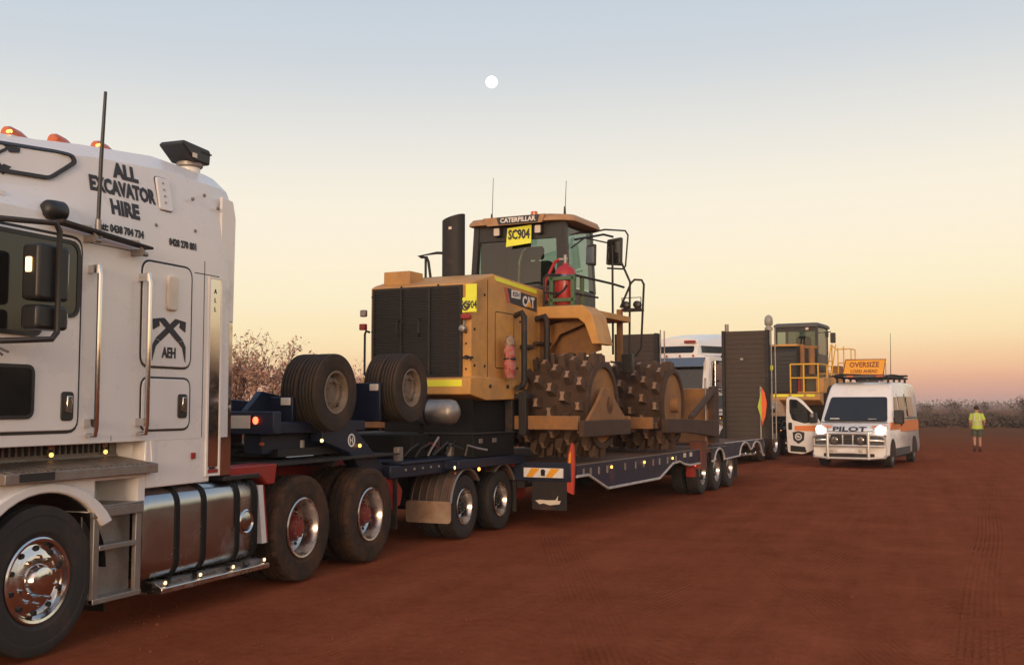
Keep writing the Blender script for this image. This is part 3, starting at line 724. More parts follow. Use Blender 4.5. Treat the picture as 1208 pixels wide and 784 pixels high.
# ------------------------------------------------------------------ dolly (converter with gooseneck) ; local y = distance behind the turntable
def build_dolly(label, frame):
    t = thing('dolly_trailer', label, 'dolly', frame, group='dollies in the parked convoy')
    # neck: raised front frame with tail lamp plate
    b = MB(); b.box(-1.05, 1.08, -.93, -.80, 1.46, 1.69); b.box(-.95, .98, -.80, 1.0, 1.46, 1.58)
    for x in (-.9, .62): b.box(x, x+.22, -.8, .9, 1.25, 1.46)
    obj('neck_frame', b, BLUE, t, bevel=.012)
    obj('number_plate', MB().box(.56, .80, -.945, -.935, 1.52, 1.65), REFL, t)
    lamp(t, .87, -.945, 1.60, L_RED, .05, '-y', 'tail_lamp', None, .8)
    for s in (1, -1):
        b = MB().prism([(-.75, 1.70), (-.5, 1.90), (-.2, 1.86), (.9, 1.80), (1.0, 1.60), (-.75, 1.58)], 'x', *sorted((s*.55, s*.62)))
        obj('tyre_cradle', b, BLUE, t, bevel=.008)
    b = MB().prism([(.75, 2.18), (1.2, 2.2), (1.35, 1.98), (2.0, 1.95), (2.0, 1.55), (.75, 1.55)], 'x', .15, .62)
    obj('cradle_box', b, BLUE, t, bevel=.012)
    # swan neck beams down to the low frame
    for s in (1, -1):
        b = MB().prism([(.05, 1.56), (.55, 1.56), (.78, 1.44), (1.55, .90), (1.55, .66), (1.20, .70), (.58, 1.22), (.05, 1.36)], 'x', *sorted((s*.86, s*1.02)))
        obj('swan_neck', b, BLUE, t, bevel=.01)
    bd = MB(); bd.lathe([(.075, 0), (.075, .004), (.055, .004), (.055, 0)], (1.024, .62, 1.36), 'x', 24, closed=True)
    for y in (-.028, .018): bd.box(1.022, 1.027, .62+y, .63+y, 1.325, 1.395)
    bd.box(1.022, 1.027, .60, .64, 1.355, 1.368)
    obj('badge', bd, INKW, t)
    lamp(t, 1.05, .76, 1.295, L_AMB, .028, 'x'); lamp(t, 1.05, -.02, 1.375, L_WARM, .026, 'x')
    lamp(t, .86, -.82, 1.36, AMBERLENS, .03, '-y')
    obj('suzi_coil', MB().tube([(.3+.03*math.cos(k*.9), -1.35+.5*k/60, 1.36+.03*math.sin(k*.9)-.12*math.sin(PI*k/60)) for k in range(61)], .008, 5), RED, t)
    obj('air_fitting', MB().box(.5, .58, -.5, -.42, 1.24, 1.33).box(.7, .78, -.25, -.17, 1.24, 1.36).cyl((.85, -.1, 1.25), (.85, -.1, 1.38), .03, n=8), STEEL, t)
    for x0, x1, y, z0, z1, zl in ((.52, .92, -.38, 1.56, 1.84, 1.79), (.50, .98, 1.33, 1.56, 2.02, 1.965)):
        br = obj('tyre_bracket', MB().box(x0, x1, y, y+.05, z0, z1), BLUE, t, bevel=.01)
        sub('pale_lamp', MB().box(x1-.14, x1-.02, y-.02, y, zl-.04, zl+.04), REFL, br, bevel=.008)
    # main frame
    b = MB(); b.box(-.95, 1.12, 1.35, 5.0, .88, 1.03); b.box(-1.15, 1.15, 1.6, 4.9, 1.03, 1.07)
    obj('main_frame', b, BLUE, t, bevel=.012)
    b = MB(); b.box(-.5, .5, 1.0, 5.0, .55, .85); b.box(-.9, .9, -.6, 1.2, 1.22, 1.30)
    obj('under_frame', b, DARKSTEEL, t)
    obj('red_rail', MB().box(-.3, 1.14, 4.55, 4.95, 1.072, 1.16), RED, t, bevel=.01)
    obj('red_bracket', MB().prism([(1.25, .90), (1.55, .92), (1.75, .72), (1.70, .55), (1.50, .50), (1.35, .72)], 'x', .95, 1.06), RED, t, bevel=.01)
    obj('coupling', MB().ball((1.05, 1.28, .68), .07, 8, 6).box(1.0, 1.1, 1.1, 1.3, .55, .62), STEEL, t)
    b = MB()
    for i in range(14): b.ball((1.13, 1.7+i*.22, .97), .018, 6, 4)
    obj('bolt', b, STEEL, t)
    obj('red_toolbox', MB().box(.92, 1.2, 4.98, 5.35, .36, .80), RED, t, bevel=.02)
    # air tank across the frame
    b = MB(); b.lathe([(.01, -.33), (.10, -.30), (.165, -.20), (.165, .20), (.15, .25), (.08, .30), (.01, .31)], (.97, 2.85, 1.665), 'x', 24)
    at = obj('air_tank', b, STEEL, t, smooth=50)
    sub('tank_band', MB().lathe([(.166, -.03), (.172, -.028), (.172, .0), (.166, .002)], (.86, 2.85, 1.665), 'x', 24), DARKSTEEL, at)
    obj('tank_stand', MB().box(.7, .74, 2.8, 2.9, 1.07, 1.52), RUBBER, t)
    rg = random.Random(9)
    for k in range(9):
        y0 = 2.0+.28*k; m_ = (BLACK, DARKSTEEL, STEEL)[k % 3]
        obj('air_line', MB().tube([(.92+.03*(k % 3), y0, 1.10), (1.0, y0+.05, 1.18+.05*rg.random()), (1.02+.03*rg.random(), y0+.2, 1.25+.12*rg.random()), (.95, y0+.36, 1.16+.1*rg.random()), (.80, y0+.5, 1.10)], .010+.006*rg.random(), 6), m_, t)
    for y in (1.75, 3.2, 4.1): obj('bracket', MB().box(.93, 1.0, y, y+.12, 1.07, 1.24), STEEL, t, bevel=.006)
    obj('valve_pack', MB().box(-.6, .9, 2.3, 2.75, 1.07, 1.38).box(-.5, .7, 3.3, 4.3, 1.07, 1.3), RUBBER, t, bevel=.02)
    # hoses
    for k in range(3):
        obj('hose', MB().tube([(.5+.15*k, -.8, 1.25), (.6+.1*k, -.4, 1.36+.03*k), (.7, .1, 1.22), (.72+.05*k, .5, 1.28), (.6, .8, 1.1)], .018, 6), BLACK, t)
    for y in (3.12, 4.30): axle(t, y, .415, 'small', 1.25)
    # ribbed guards
    def guard(yc, a0, a1, x0, x1, label=None):
        n = 11; r0 = .475
        o = MB(); o.loft([[(x, yc-r*math.cos(R(a)), .43+r*math.sin(R(a))) for x, r in ((x0, r0), (x1, r0), (x1, r0+.012), (x0, r0+.012))] for a in [a0+(a1-a0)*i/n for i in range(n+1)]])
        g = obj('mudguard', o, GUARD, t, smooth=50)
        k = 5
        for i in range(k+1):
            x = x0+.04+(x1-x0-.08)*i/k
            rb = MB(); rb.tube([(x, yc-(r0+.016)*math.cos(R(a)), .43+(r0+.016)*math.sin(R(a))) for a in [a0+(a1-a0)*i/n for i in range(n+1)]], .016, 5)
            sub('guard_rib', rb, GUARD, g)
        sub('guard_edge', MB().tube([(x1, yc-(r0+.01)*math.cos(R(a)), .43+(r0+.01)*math.sin(R(a))) for a in [a0+(a1-a0)*i/n for i in range(n+1)]], .018, 6), STEEL, g)
    for s in (1, -1):
        x0, x1 = sorted((s*.66, s*1.27))
        if s == 1: guard(3.12, 8, 140, .66, 1.27); guard(4.30, 55, 150, .66, 1.27)
        else: guard(3.12, 8, 140, -1.27, -.66); guard(4.30, 55, 150, -1.27, -.66)
        obj('front_flap', MB().prism(rnd(rect(x0-.02, x1+.02, .24, .52), .05), 'y', 2.60, 2.62), TANFLAP, t)
        obj('rear_flap', MB().box(x0, x1, 4.80, 4.82, .2, .85), MUDFLAP, t)
    lamp(t, 1.26, 2.80, .945, L_WARM, .035, 'x'); lamp(t, 1.26, 2.80, .87, AMBERLENS, .02, 'x')
    lamp(t, 1.25, 3.55, .885, L_AMB, .032, 'x'); lamp(t, 1.22, 4.93, .85, L_AMB, .035, 'x')
    return t
def build_spare(label, frame, org, dusty=False):
    """one loose spare wheel standing upright, axle across"""
    t = thing('spare_wheel', label, 'spare wheel', frame, (org[0], org[1], org[2]-.42), 'spare wheels carried on the dolly')
    tb = link('tyre', WM['spare'][0], t, (0, 0, .42)); link('rim', WM['spare'][1], t, (0, 0, .42))
    return t

# ------------------------------------------------------------------ low loader trailer ; local x = offset from the axis, y = distance behind the deck's front edge
def build_trailer(label, frame, detailed=True):
    t = thing('low_loader_trailer', label, 'trailer', frame, group='low loader trailers in the parked convoy')
    W = 1.75
    obj('deck', MB().box(-W, W, 0, 8.0, .80, .89), DECK, t, bevel=.01)
    # transverse hardwood boards show on top of the steel deck
    pl = MB(); pl.box(-.56, .56, -.2, -.0, 0, .012)
    me = None
    for side in (-1, 1):
        for i in range(36):
            if me is None:
                bx = MB().box(-.82, .82, -.105, .105, 0, .012); me = bx.mesh('board', DECK)
            o = link('board', me, t, (side*.86, .13+i*.217, .8905)); o.rotation_euler.z = random.uniform(-.004, .004)
    obj('rear_deck', MB().box(-W, W, 8.0, 11.85, .84, .945), DECK, t, bevel=.01)
    b = MB()
    for x in (-.9, -.3, .3, .9): b.box(x-.07, x+.07, .05, 11.7, .55, .80)
    for y in (.2, 1.6, 3, 4.4, 5.6, 9.5, 11.5): b.box(-1.6, 1.6, y-.05, y+.05, .62, .80)
    obj('beams', b, DARKSTEEL, t)
    # gooseneck onto the dolly
    b = MB().box(-1.0, 1.0, -2.0, 0, .92, 1.04); b.box(-.5, .5, -1.9, 0, .62, .9)
    obj('neck_plate', b, BLUE, t, bevel=.01)
    obj('added_dark_box', MB().box(-1.0, .95, -1.5, -.25, 1.041, 1.36), RUBBER, t, bevel=.02)  # added dark box, blocks the bright ground from showing under the machine
    for k in range(5):
        x0 = -.6+.36*k; obj('hose', MB().tube([(x0, -1.53, 1.08), (x0+.05, -1.56, 1.22), (x0+.22, -1.57, 1.30-.03*k), (x0+.34, -1.54, 1.16)], .014, 6), (BLACK, STEEL, RED)[k % 3], t)
    obj('dark_box_lid', MB().box(-1.02, .97, -1.52, -.23, 1.36, 1.375), DARKSTEEL, t, bevel=.004)  # lid and latches dress the added box
    obj('dark_box_latch', MB().box(.95, .965, -.95, -.85, 1.24, 1.30).box(.95, .965, -1.35, -1.27, 1.24, 1.30), STEEL, t)
    # front face: red beam, amber board, flap
    obj('front_beam', MB().box(-W, W, -.06, .0, .66, .93), BLUE, t, bevel=.008)
    obj('front_red_rail', MB().box(-.9, .86, -.11, -.06, .86, .96), RED, t, bevel=.008)
    for s in (1, -1):
        x0, x1 = sorted((s*1.02, s*1.64))
        wb = obj('marker_board', MB().box(x0, x1, -.085, -.062, .715, .85), INKW, t)
        for k in (0, 1):
            xa = x0+.04+k*(.31)
            sub('board_chevron', MB().prism([(xa, .72), (xa+.10, .72), (xa+.22, .845), (xa+.08, .845)], 'y', -.088, -.085), SIGNO, wb)
        sub('board_clip', MB().cyl((x0+.31, -.10, .80), (x0+.31, -.085, .80), .035, n=10).box(x0+.28, x0+.34, -.10, -.086, .74, .80), BLACK, wb)
        fl = obj('front_flap', MB().prism(rnd(rect(x0+.12, x1+.04, .25, .66), .02), 'y', -.05, -.03), MUDFLAP, t)
        q = [(x0+.17, .38), (x0+.24, .33), (x0+.3, .345), (x0+.40, .32), (x0+.55, .34), (x0+.57, .39), (x0+.52, .385), (x0+.53, .46), (x0+.49, .395), (x0+.36, .39), (x0+.24, .395)]
        sub('flap_badge', MB().prism(q, 'y', -.055, -.05), REFL, fl)
        # red corner marker
        cm = obj('corner_marker', MB().prism([(W-.07, .52), (W+.02, .48), (W+.04, .9), (W+.03, 1.18), (W, 1.22), (W-.05, 1.05), (W-.075, .8)] if s > 0 else [(-W+.07, .52), (-W-.02, .48), (-W-.04, .9), (-W-.03, 1.18), (-W, 1.22), (-W+.05, 1.05), (-W+.075, .8)], 'y', -.04, .03), mat('marker_red', (.48, .05, .025), .6), t, bevel=.006)
        sub('marker_stripe', MB().prism([(s*(W-.06), .7), (s*(W-.02), .7), (s*(W), 1.1), (s*(W-.03), 1.05)], 'y', -.046, -.042), SIGNO, cm)
        # side board with its white edge strip
        top = [(.09, .885), (6.55, .885)]
        bot = [(6.55, .62), (5.68, .62), (5.30, .66), (5.04, .72), (4.62, .70), (3.85, .48), (1.34, .48), (.54, .73), (.09, .73)]
        sp = obj('side_board', MB().prism(top+bot, 'x', *sorted((s*W, s*(W+.03)))), NAVY, t)
        sub('edge_strip', MB().tube([(s*(W+.03), y, z) for y, z in bot], .022, 6), EDGE, sp)
        sub('top_strip', MB().box(*sorted((s*(W), s*(W+.035))), .09, 8.3, .886, .90), STEEL, sp)
        b = MB()
        for y in [.35, .62, .95, 1.3, 2.1, 2.6, 3.0, 3.5, 3.85, 4.3, 4.8]:
            b.box(*sorted((s*(W+.03), s*(W+.045))), y-.02, y+.02, .72, .83)
        sub('lashing_ring', b, STEEL, sp)
        for y in (1.45, 3.0, 4.55): lamp(t, s*(W+.05), y, .80, L_AMB, .032, 'x')
        for y in (5.35, 5.75): sub('pale_decal', MB().box(*sorted((s*(W+.03), s*(W+.034))), y-.08, y+.08, .78, .86), REFL, sp)
        # rear skirt: one arch over the second axle, level run, then two arches under the tail
        pts = [(7.25, .94), (7.25, .62), (7.42, .64)]+[(7.80-.38*math.cos(R(a)), .62+.24*math.sin(R(a))) for a in range(10, 180, 20)]+[(8.19, .62), (9.45, .64)]
        pts += [(9.98-.5*math.cos(R(a)), .63+.29*math.sin(R(a))) for a in range(10, 160, 15)]+[(10.5, .74)]
        pts += [(11.08-.5*math.cos(R(a)), .63+.28*math.sin(R(a))) for a in range(30, 175, 15)]+[(11.72, .56), (11.85, .56), (11.85, .94)]
        rs = obj('rear_skirt', MB().prism(pts, 'x', *sorted((s*W, s*(W+.03)))), NAVY, t)
        sub('edge_strip', MB().tube([(s*(W+.03), y, z) for y, z in pts[1:-1]], .022, 6), EDGE, rs)
        sub('top_strip', MB().box(*sorted((s*(W), s*(W+.04))), 8.3, 11.87, .946, .962), EDGE, rs)
        obj('front_fender', MB().prism([(6.1, .60), (6.3, .86), (7.1, .86), (7.25, .6), (7.15, .6), (7.05, .8), (6.4, .8), (6.2, .6)], 'x', *sorted((s*1.0, s*(W-.02)))), DARKSTEEL, t)
        lamp(t, s*(W-.05), 6.28, .60, L_RED, .05, 'x', 'tail_lamp')
        obj('red_lamp_plate', MB().box(*sorted((s*1.55, s*(W-.04))), 6.2, 6.32, .36, .62), RED, t)
        obj('rear_flap', MB().box(*sorted((s*1.05, s*1.7)), 9.55, 9.57, .15, .62), MUDFLAP, t)
        # flags on posts
        fg = obj('side_flag', MB().prism([(6.82, .95), (6.93, 1.0), (7.0, 1.3), (6.98, 1.6), (6.88, 1.68), (6.80, 1.5), (6.78, 1.2)], 'x', *sorted((s*(W+.02), s*(W+.05)))), mat('faded_orange_flag', (.42, .14, .03), .7), t)
        obj('flag_post', MB().cyl((s*(W+.03), 6.80, .9), (s*(W+.03), 6.80, 2.3), .02, n=8), STEEL, t)
        obj('side_bin', MB().box(*sorted((s*(W-.18), s*(W+.06))), 6.35, 6.75, .5, 1.05), mat('rusty_red_bin', (.14, .04, .025), .7, dust=.4), t, bevel=.01)
        obj('rear_post', MB().cyl((s*(W+.02), 11.6, .95), (s*(W+.02), 11.6, 2.2), .022, n=8), STEEL, t)
        obj('lime_flag', MB().prism([(s*(W-.04), 1.72), (s*(W+.07), 2.18), (s*(W+.08), 1.3)], 'y', 11.55, 11.57), LIME, t)
        obj('orange_flag', MB().prism([(s*(W+.07), 1.27), (s*(W+.06), 2.2), (s*(W+.14), 2.05), (s*(W+.185), 1.8), (s*(W+.15), 1.5)], 'y', 11.52, 11.545), ORANGE, t)
    for y in (6.75, 7.8, 8.85): axle(t, y, .415, 'small', 1.72)
    # tail ramps folded upright
    for x0, x1 in ((.83, 1.96), (-1.96, -.83)):
        rampt = obj('loading_ramp', MB().box(x0, x1, 11.70, 11.78, .95, 3.56), RAMP, t)
        b = MB(); b.box(x0, x0+.07, 11.62, 11.86, .95, 3.57); b.box(x1-.07, x1, 11.62, 11.86, .95, 3.57)
        sub('ramp_side', b, DARKSTEEL, rampt)
        me = None
        for i in range(22):
            if me is None: me = MB().box(-.49, .49, -.012, 0, -.012, .012).mesh('cleat', RAMP)
            link('cleat', me, rampt, ((x0+x1)/2, 11.70, 1.03+i*.117))
        sub('ramp_patch', MB().prism(rnd(rect(x0+.44, x0+.52, 2.85, 2.9), .02), 'y', 11.665, 11.669), STEEL, rampt)
        b = MB(); b.cyl((x1+.04, 11.8, .95), (x1+.04, 11.8, 3.66), .018, n=8).cyl((x1+.11, 11.9, .95), (x1+.11, 11.9, 3.64), .018, n=8)
        b.cyl((x0+.06, 11.9, 3.45), (x0+.06, 11.9, 3.75), .05, n=8)
        sub('ramp_post', b, STEEL, rampt)
    return t

# ------------------------------------------------------------------ soil compactor on the first trailer ; x = offset, y = along the trailer, z above ground
def tip_mesh():
    b = MB()
    def ring(z, a, c, nk): return [(-a, -c, z), (-a*nk, 0, z), (-a, c, z), (a, c, z), (a*nk, 0, z), (a, -c, z)]
    b.loft([ring(0, .066, .10, .9), ring(.11, .058, .088, .75), ring(.18, .05, .078, .55), ring(.19, .042, .07, .55)])
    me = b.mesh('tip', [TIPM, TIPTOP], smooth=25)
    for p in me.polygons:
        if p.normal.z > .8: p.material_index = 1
    return me
TIP = []
def drum(t, cx, cy, cz, wd, side):
    og = ORG[t.name]; h = wd/2
    b = MB(); b.lathe([(.56, -h), (.63, -h+.02), (.64, -h*.5), (.645, 0), (.64, h*.5), (.64, h-.06), (.66, h-.03), (.66, h), (.575, h+.01), (.56, h-.05), (.54, h-.3)], (0, 0, 0), 'x', 48)
    d = link('drum', b.mesh('drum', MUD, smooth=40), t, (cx-og[0], cy-og[1], cz-og[2]), 0 if side > 0 else PI)
    c = MB(); c.lathe([(.565, h-.03), (.55, h-.06), (.50, h-.34), (.30, h-.38), (.22, h-.20), (.20, h-.14), (.01, h-.13)], (0, 0, 0), 'x', 40)
    link('wheel_disc', c.mesh('wheel_disc', YELDIRT, smooth=40), d)
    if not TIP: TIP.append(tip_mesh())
    rows = 5
    for r in range(rows):
        x = -h+.11+r*(wd-.22)/(rows-1)
        for k in range(14):
            a = 2*PI*(k+(.5 if r % 2 else 0)+.12*r)/14
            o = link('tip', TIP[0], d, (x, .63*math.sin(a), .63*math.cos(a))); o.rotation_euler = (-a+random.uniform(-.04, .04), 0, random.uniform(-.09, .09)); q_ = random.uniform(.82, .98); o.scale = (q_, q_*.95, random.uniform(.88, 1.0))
    return d
def build_compactor(frame):
    t = thing('soil_compactor', 'dusty yellow compactor with spiked steel drums on the nearer low trailer', 'compactor', frame, (0, 2.8, .905))
    H = .82
    hp = [(-1.34, 1.95), (-1.34, 3.43), (-1.25, 3.47), (-.67, 3.63), (.9, 3.57), (2.0, 3.54), (2.0, 1.95)]
    hood = obj('hood', MB().prism(hp, 'x', -H, H), YELLOW, t, bevel=.025)
    # grille: dark recess, louvre slats, frame
    sub('grille_recess', MB().box(-.74, .66, -1.352, -1.342, 2.16, 3.38), BLACK, hood)
    gr = obj('grille', MB().band(rect(-.77, .69, 2.13, 3.41), .035, 'y', -1.375, -1.34), DARKSTEEL, t)
    me = None
    for i in range(27):
        if me is None: me = MB().loft([[(x, y, z) for y, z in ((-.012, -.014), (.012, .006), (.012, .014), (-.012, -.006))] for x in (-.70, .70)]).mesh('slat', DARKSTEEL)
        o = link('slat', me, gr, (-.04, -1.366-2.8, 2.19+i*.0445-.905))
    sub('grille_rib', MB().box(-.30, -.27, -1.385, -1.37, 2.16, 3.38).box(.16, .19, -1.385, -1.37, 2.16, 3.38), DARKSTEEL, gr)
    for x in (-.30, .02):
        sub('grille_handle', MB().tube([(x, -1.38, 2.72), (x-.02*(1 if x < 0 else -1), -1.44, 2.76), (x-.02*(1 if x < 0 else -1), -1.44, 2.92), (x, -1.38, 2.96)], .012, 6), BLACK, gr)
    b = MB().box(-.68, -.24, -1.22, -.85, 3.47, 3.67)
    obj('cap_box', b, YELLOW, t, bevel=.012)
    st = MB(); st.loft([[(-.32+.19*math.cos(R(a)), .2+.13*math.sin(R(a)), z+(.05*math.cos(R(a)) if z > 4 else 0)) for a in range(0, 360, 20)] for z in (3.5, 4.66)])
    obj('exhaust_stack', st, DARKSTEEL, t, smooth=45)
    obj('stack_badge', MB().box(-.33, -.28, .06, .065, 4.46, 4.50), REFL, t)
    obj('hood_rail', MB().tube([(-.50, .2, 4.12), (-.62, .2, 4.13), (-.95, .2, 4.10), (-.9, .2, 4.08), (-.80, .2, 4.07), (-.77, .2, 4.0), (-.70, .2, 3.55)], .022, 8).tube([(-.82, .2, 4.07), (-.82, .2, 3.55)], .02, 8), DARKSTEEL, t)
    # bumper and belly
    bp = obj('bumper', MB().prism([(-1.47, 1.90), (-1.47, 2.12), (-1.30, 2.15), (.15, 2.12), (.15, 1.84), (-1.0, 1.82)], 'x', -.88, .88), YELLOW, t, bevel=.015)
    sub('reflective_strip', MB().box(.19, .75, -1.475, -1.470, 2.01, 2.10), SAFE, bp)
    sub('bumper_bolt', MB().cyl((.885, -.35, 2.02), (.90, -.35, 2.02), .03, n=8).cyl((.885, -.9, 2.02), (.90, -.9, 2.02), .025, n=8), DARKSTEEL, bp)
    obj('belly', MB().box(-.72, .72, -1.1, 6.2, 1.35, 1.9).box(-.6, .6, .4, 6.0, 1.9, 2.4), RUBBER, t)
    obj('hitch_frame', MB().box(-.7, .7, 3.3, 6.3, 1.45, 2.25), YELDIRT, t, bevel=.03)
    # plates, lamps, emblem on the rear corner
    p1 = obj('number_board', MB().prism([(.715, 3.02), (.925, 3.03), (.925, 3.24), (.80, 3.24), (.715, 3.22)], 'y', -1.40, -1.392), PLATE, t)
    obj('number_board', MB().prism(rect(.76, .93, 3.02, 3.41), 'y', -1.388, -1.380), PLATE, t)
    lt = text('SC904', .105, INKK, t, (.815, -1.402, 3.12), '-y', .62, .03)
    em = MB(); em.lathe([(.055, 0), (.055, -.006), (.036, -.006), (.036, 0)], (.765, -1.405, 3.10), 'y', 20, closed=True); em.lathe([(.018, 0), (.018, -.006), (.001, -.006)], (.765, -1.405, 3.10), 'y', 12)
    obj('emblem', em, INKK, t)
    obj('red_lamp', MB().box(.70, .84, -1.43, -1.36, 2.93, 3.0), RED, t, bevel=.012)
    obj('work_lamp', MB().lathe([(.01, -.04), (.045, -.03), (.05, .03), (.01, .04)], (.73, -1.42, 2.80), 'y', 14).cyl((.73, -1.40, 2.80), (.73, -1.36, 2.92), .012, n=6), STEEL, t)
    obj('latch', MB().box(.70, .86, -1.37, -1.345, 2.39, 2.42).cyl((.76, -1.385, 2.41), (.76, -1.35, 2.41), .03, n=8).tube([(.80, -1.39, 2.42), (.86, -1.40, 2.40), (.84, -1.40, 2.36)], .01, 6), DARKSTEEL, t)
    obj('far_lamp', MB().box(-.97, -.87, -1.40, -1.34, 3.02, 3.12), STEEL, t, bevel=.015)
    obj('far_red_lamp', MB().box(-.98, -.88, -1.40, -1.33, 2.83, 2.92), RED, t, bevel=.01)
    for x, y, zt in ((-.93, -1.32, 2.82), (-1.04, -.9, 2.95), (-1.14, -.75, 2.95)):
        obj('far_rail', MB().tube([(x+.08, y, zt-.02), (x+.02, y, zt), (x, y, zt-.05), (x, y, 2.2), (x+.1, y, 2.1)], .018, 6), DARKSTEEL, t)
    sm = MB().band(rnd(rect(-.62, .0, 2.28, 3.10), .06), .012, 'x', H-.01, H+.003); sub('hatch_seam', sm, SEAM, hood)
    sub('hood_seam', MB().box(H-.01, H+.003, -.86, -.848, 2.15, 3.52), SEAM, hood); sub('hood_seam', MB().box(-.8, .8, -.66, -.65, 3.62, 3.636), SEAM, hood)
    for y, z in ((-1.25, 3.3), (-1.25, 2.8), (-1.25, 2.3), (-.95, 3.3), (-.95, 2.3), (.2, 3.0), (.5, 2.6), (.1, 2.3)):
        sub('bolt', MB().cyl((H-.01, y, z), (H+.014, y, z), .018, n=6), DARKSTEEL, hood)
    for x, z in ((.745, 2.25), (.745, 2.6), (.745, 2.75), (-.79, 2.3), (-.79, 2.8), (-.79, 3.3), (.30, 3.425), (-.30, 3.425)):
        sub('bolt', MB().cyl((x, -1.355, z), (x, -1.34, z), .014, n=6), DARKSTEEL, hood)
    for x in (-.5, .1, .5): sub('lifting_eye', MB().tube([(x-.05, -.2, 3.60), (x-.04, -.2, 3.67), (x+.04, -.2, 3.67), (x+.05, -.2, 3.60)], .014, 6), YELDIRT, hood)
    # side of the hood: reflective edge, black decal panel with print
    obj('reflective_edge', MB().prism([(-.66, 3.60), (.80, 3.535), (.80, 3.475), (-.60, 3.535)], 'x', H, H+.006), SAFE, t)
    obj('decal_panel', MB().prism([(-.22, 3.47), (.80, 3.42), (.80, 3.19), (-.12, 3.26)], 'x', H, H+.005), INKK, t)
    obj('red_decal', MB().prism([(-.34, 3.47), (-.225, 3.47), (-.125, 3.26), (-.24, 3.25)], 'x', H, H+.004), mat('decal_red', (.42, .09, .05), .5), t)
    obj('decal_patch', MB().prism(rect(-.09, .21, 3.34, 3.455), 'x', H+.005, H+.008), INKW, t)
    text('825H', .065, INKK, t, (H+.008, .06, 3.395), 'x', 1.15, .03)
    cm = text('CAT', .15, INKW, t, (H+.006, .50, 3.315), 'x', 1.0, .06)
    obj('logo_triangle', MB().prism([(.40, 3.245), (.60, 3.245), (.50, 3.335)], 'x', H+.012, H+.016), SIGNO, t)
    # hand rails beside the hood
    for y, x in ((.02, .98), (.75, 1.02)):
        obj('side_rail', MB().tube([(H, y+.02, 3.08), (x-.04, y+.0, 3.12), (x, y, 3.05), (x, y, 2.10), (x-.02, y-.04, 2.02), (x-.02, y-.2, 2.0)], .045, 10), DARKSTEEL, t, smooth=50)
    obj('side_pipe', MB().cyl((H+.04, .65, 2.70), (H+.04, 1.3, 2.72), .03).cyl((H+.03, .2, 2.62), (H+.03, .6, 2.64), .035), MUD, t)
    # drum fender (channel over the rear drum) and the inner wall
    for s in (1, -1):
        f = [(.80, 3.28), (1.56, 3.28), (1.72, 3.14), (1.84, 2.68), (1.72, 2.68), (1.60, 2.99), (1.49, 3.08), (.80, 3.10)]
        obj('drum_fender', MB().prism([(s*x, z) for x, z in f], 'y', .85, 1.45), YELLOW, t, bevel=.012)
        obj('platform_deck', MB().box(*sorted((s*.80, s*1.5)), 1.45, 3.2, 3.17, 3.27), YELLOW, t, bevel=.01)
        obj('inner_wall', MB().prism([(s*.7, 2.45), (s*1.05, 2.45), (s*1.62, 2.62), (s*1.62, 3.05), (s*1.5, 3.17), (s*.7, 3.17)], 'y', 1.47, 1.52), YELDIRT, t)
        obj('inner_wall', MB().prism([(.88, 2.3), (2.6, 2.3), (2.6, 3.16), (.88, 3.16)], 'x', *sorted((s*.55, s*.84))), YELDIRT, t)
        obj('fender_stay', MB().prism([(s*.86, 2.62), (s*1.02, 2.86), (s*1.55, 3.06), (s*1.52, 3.14), (s*.86, 3.02)], 'y', 1.22, 1.27), YELDIRT, t)
    # cab: sills, pillars, panes, roof
    cb = obj('cab', MB().box(-.93, .80, 2.0, 3.35, 3.0, 3.72), BLACK, t, bevel=.02)
    for (x0, y0), (x1, y1), r in (((-.93, 2.03), (-.87, 2.05), .05), ((.74, 2.06), (.70, 2.08), .09), ((-.90, 3.30), (-.84, 3.26), .05), ((.76, 3.30), (.72, 3.26), .045)):
        b = MB().prism(rect(-r, r, -.05, .05), 'z', 0, 1)
        b.v = [(x+x0+(x1-x0)*z, y+y0+(y1-y0)*z, 3.7+z*1.12) for x, y, z in b.v]
        sub('pillar', b, BLACK, cb)
    sub('cross_member', MB().box(-.92, .78, 2.0, 2.07, 3.68, 3.75), BLACK, cb); sub('cross_member', MB().box(-.88, .74, 2.02, 2.08, 4.55, 4.82), BLACK, cb)
    for nm, pts in (('rear_pane', [(-.88, 2.04, 3.74), (.66, 2.04, 3.74), (.63, 2.06, 4.56), (-.84, 2.06, 4.56)]), ('front_pane', [(-.88, 3.30, 3.74), (.74, 3.30, 3.74), (.70, 3.27, 4.78), (-.83, 3.27, 4.78)]),
                    ('side_pane', [(.80, 2.15, 3.74), (.80, 3.26, 3.74), (.76, 3.23, 4.78), (.76, 2.17, 4.78)]), ('side_pane', [(-.94, 2.1, 3.74), (-.94, 3.26, 3.74), (-.88, 3.23, 4.78), (-.88, 2.12, 4.78)])):
        sub(nm, MB().add(pts, [(0, 1, 2, 3)]), GLS, cb)
    rf = MB(); rf.loft([[(x, y, z) for x, y in rnd([(-.98, 1.86), (.66, 1.86), (.93, 2.05), (.93, 3.3), (.7, 3.5), (-.95, 3.5)], .12, 3)] for z in (4.82, 4.86)]+[[(x*.96, 1.92+(y-1.86)*.95, 4.93) for x, y in rnd([(-.98, 1.86), (.66, 1.86), (.93, 2.05), (.93, 3.3), (.7, 3.5), (-.95, 3.5)], .12, 3)]]+[[(x*.7, 2.1+(y-1.86)*.75, 4.975) for x, y in rnd([(-.98, 1.86), (.66, 1.86), (.93, 2.05), (.93, 3.3), (.7, 3.5), (-.95, 3.5)], .12, 3)]])
    roof = sub('roof', rf, ROOFTAN, cb, smooth=50)
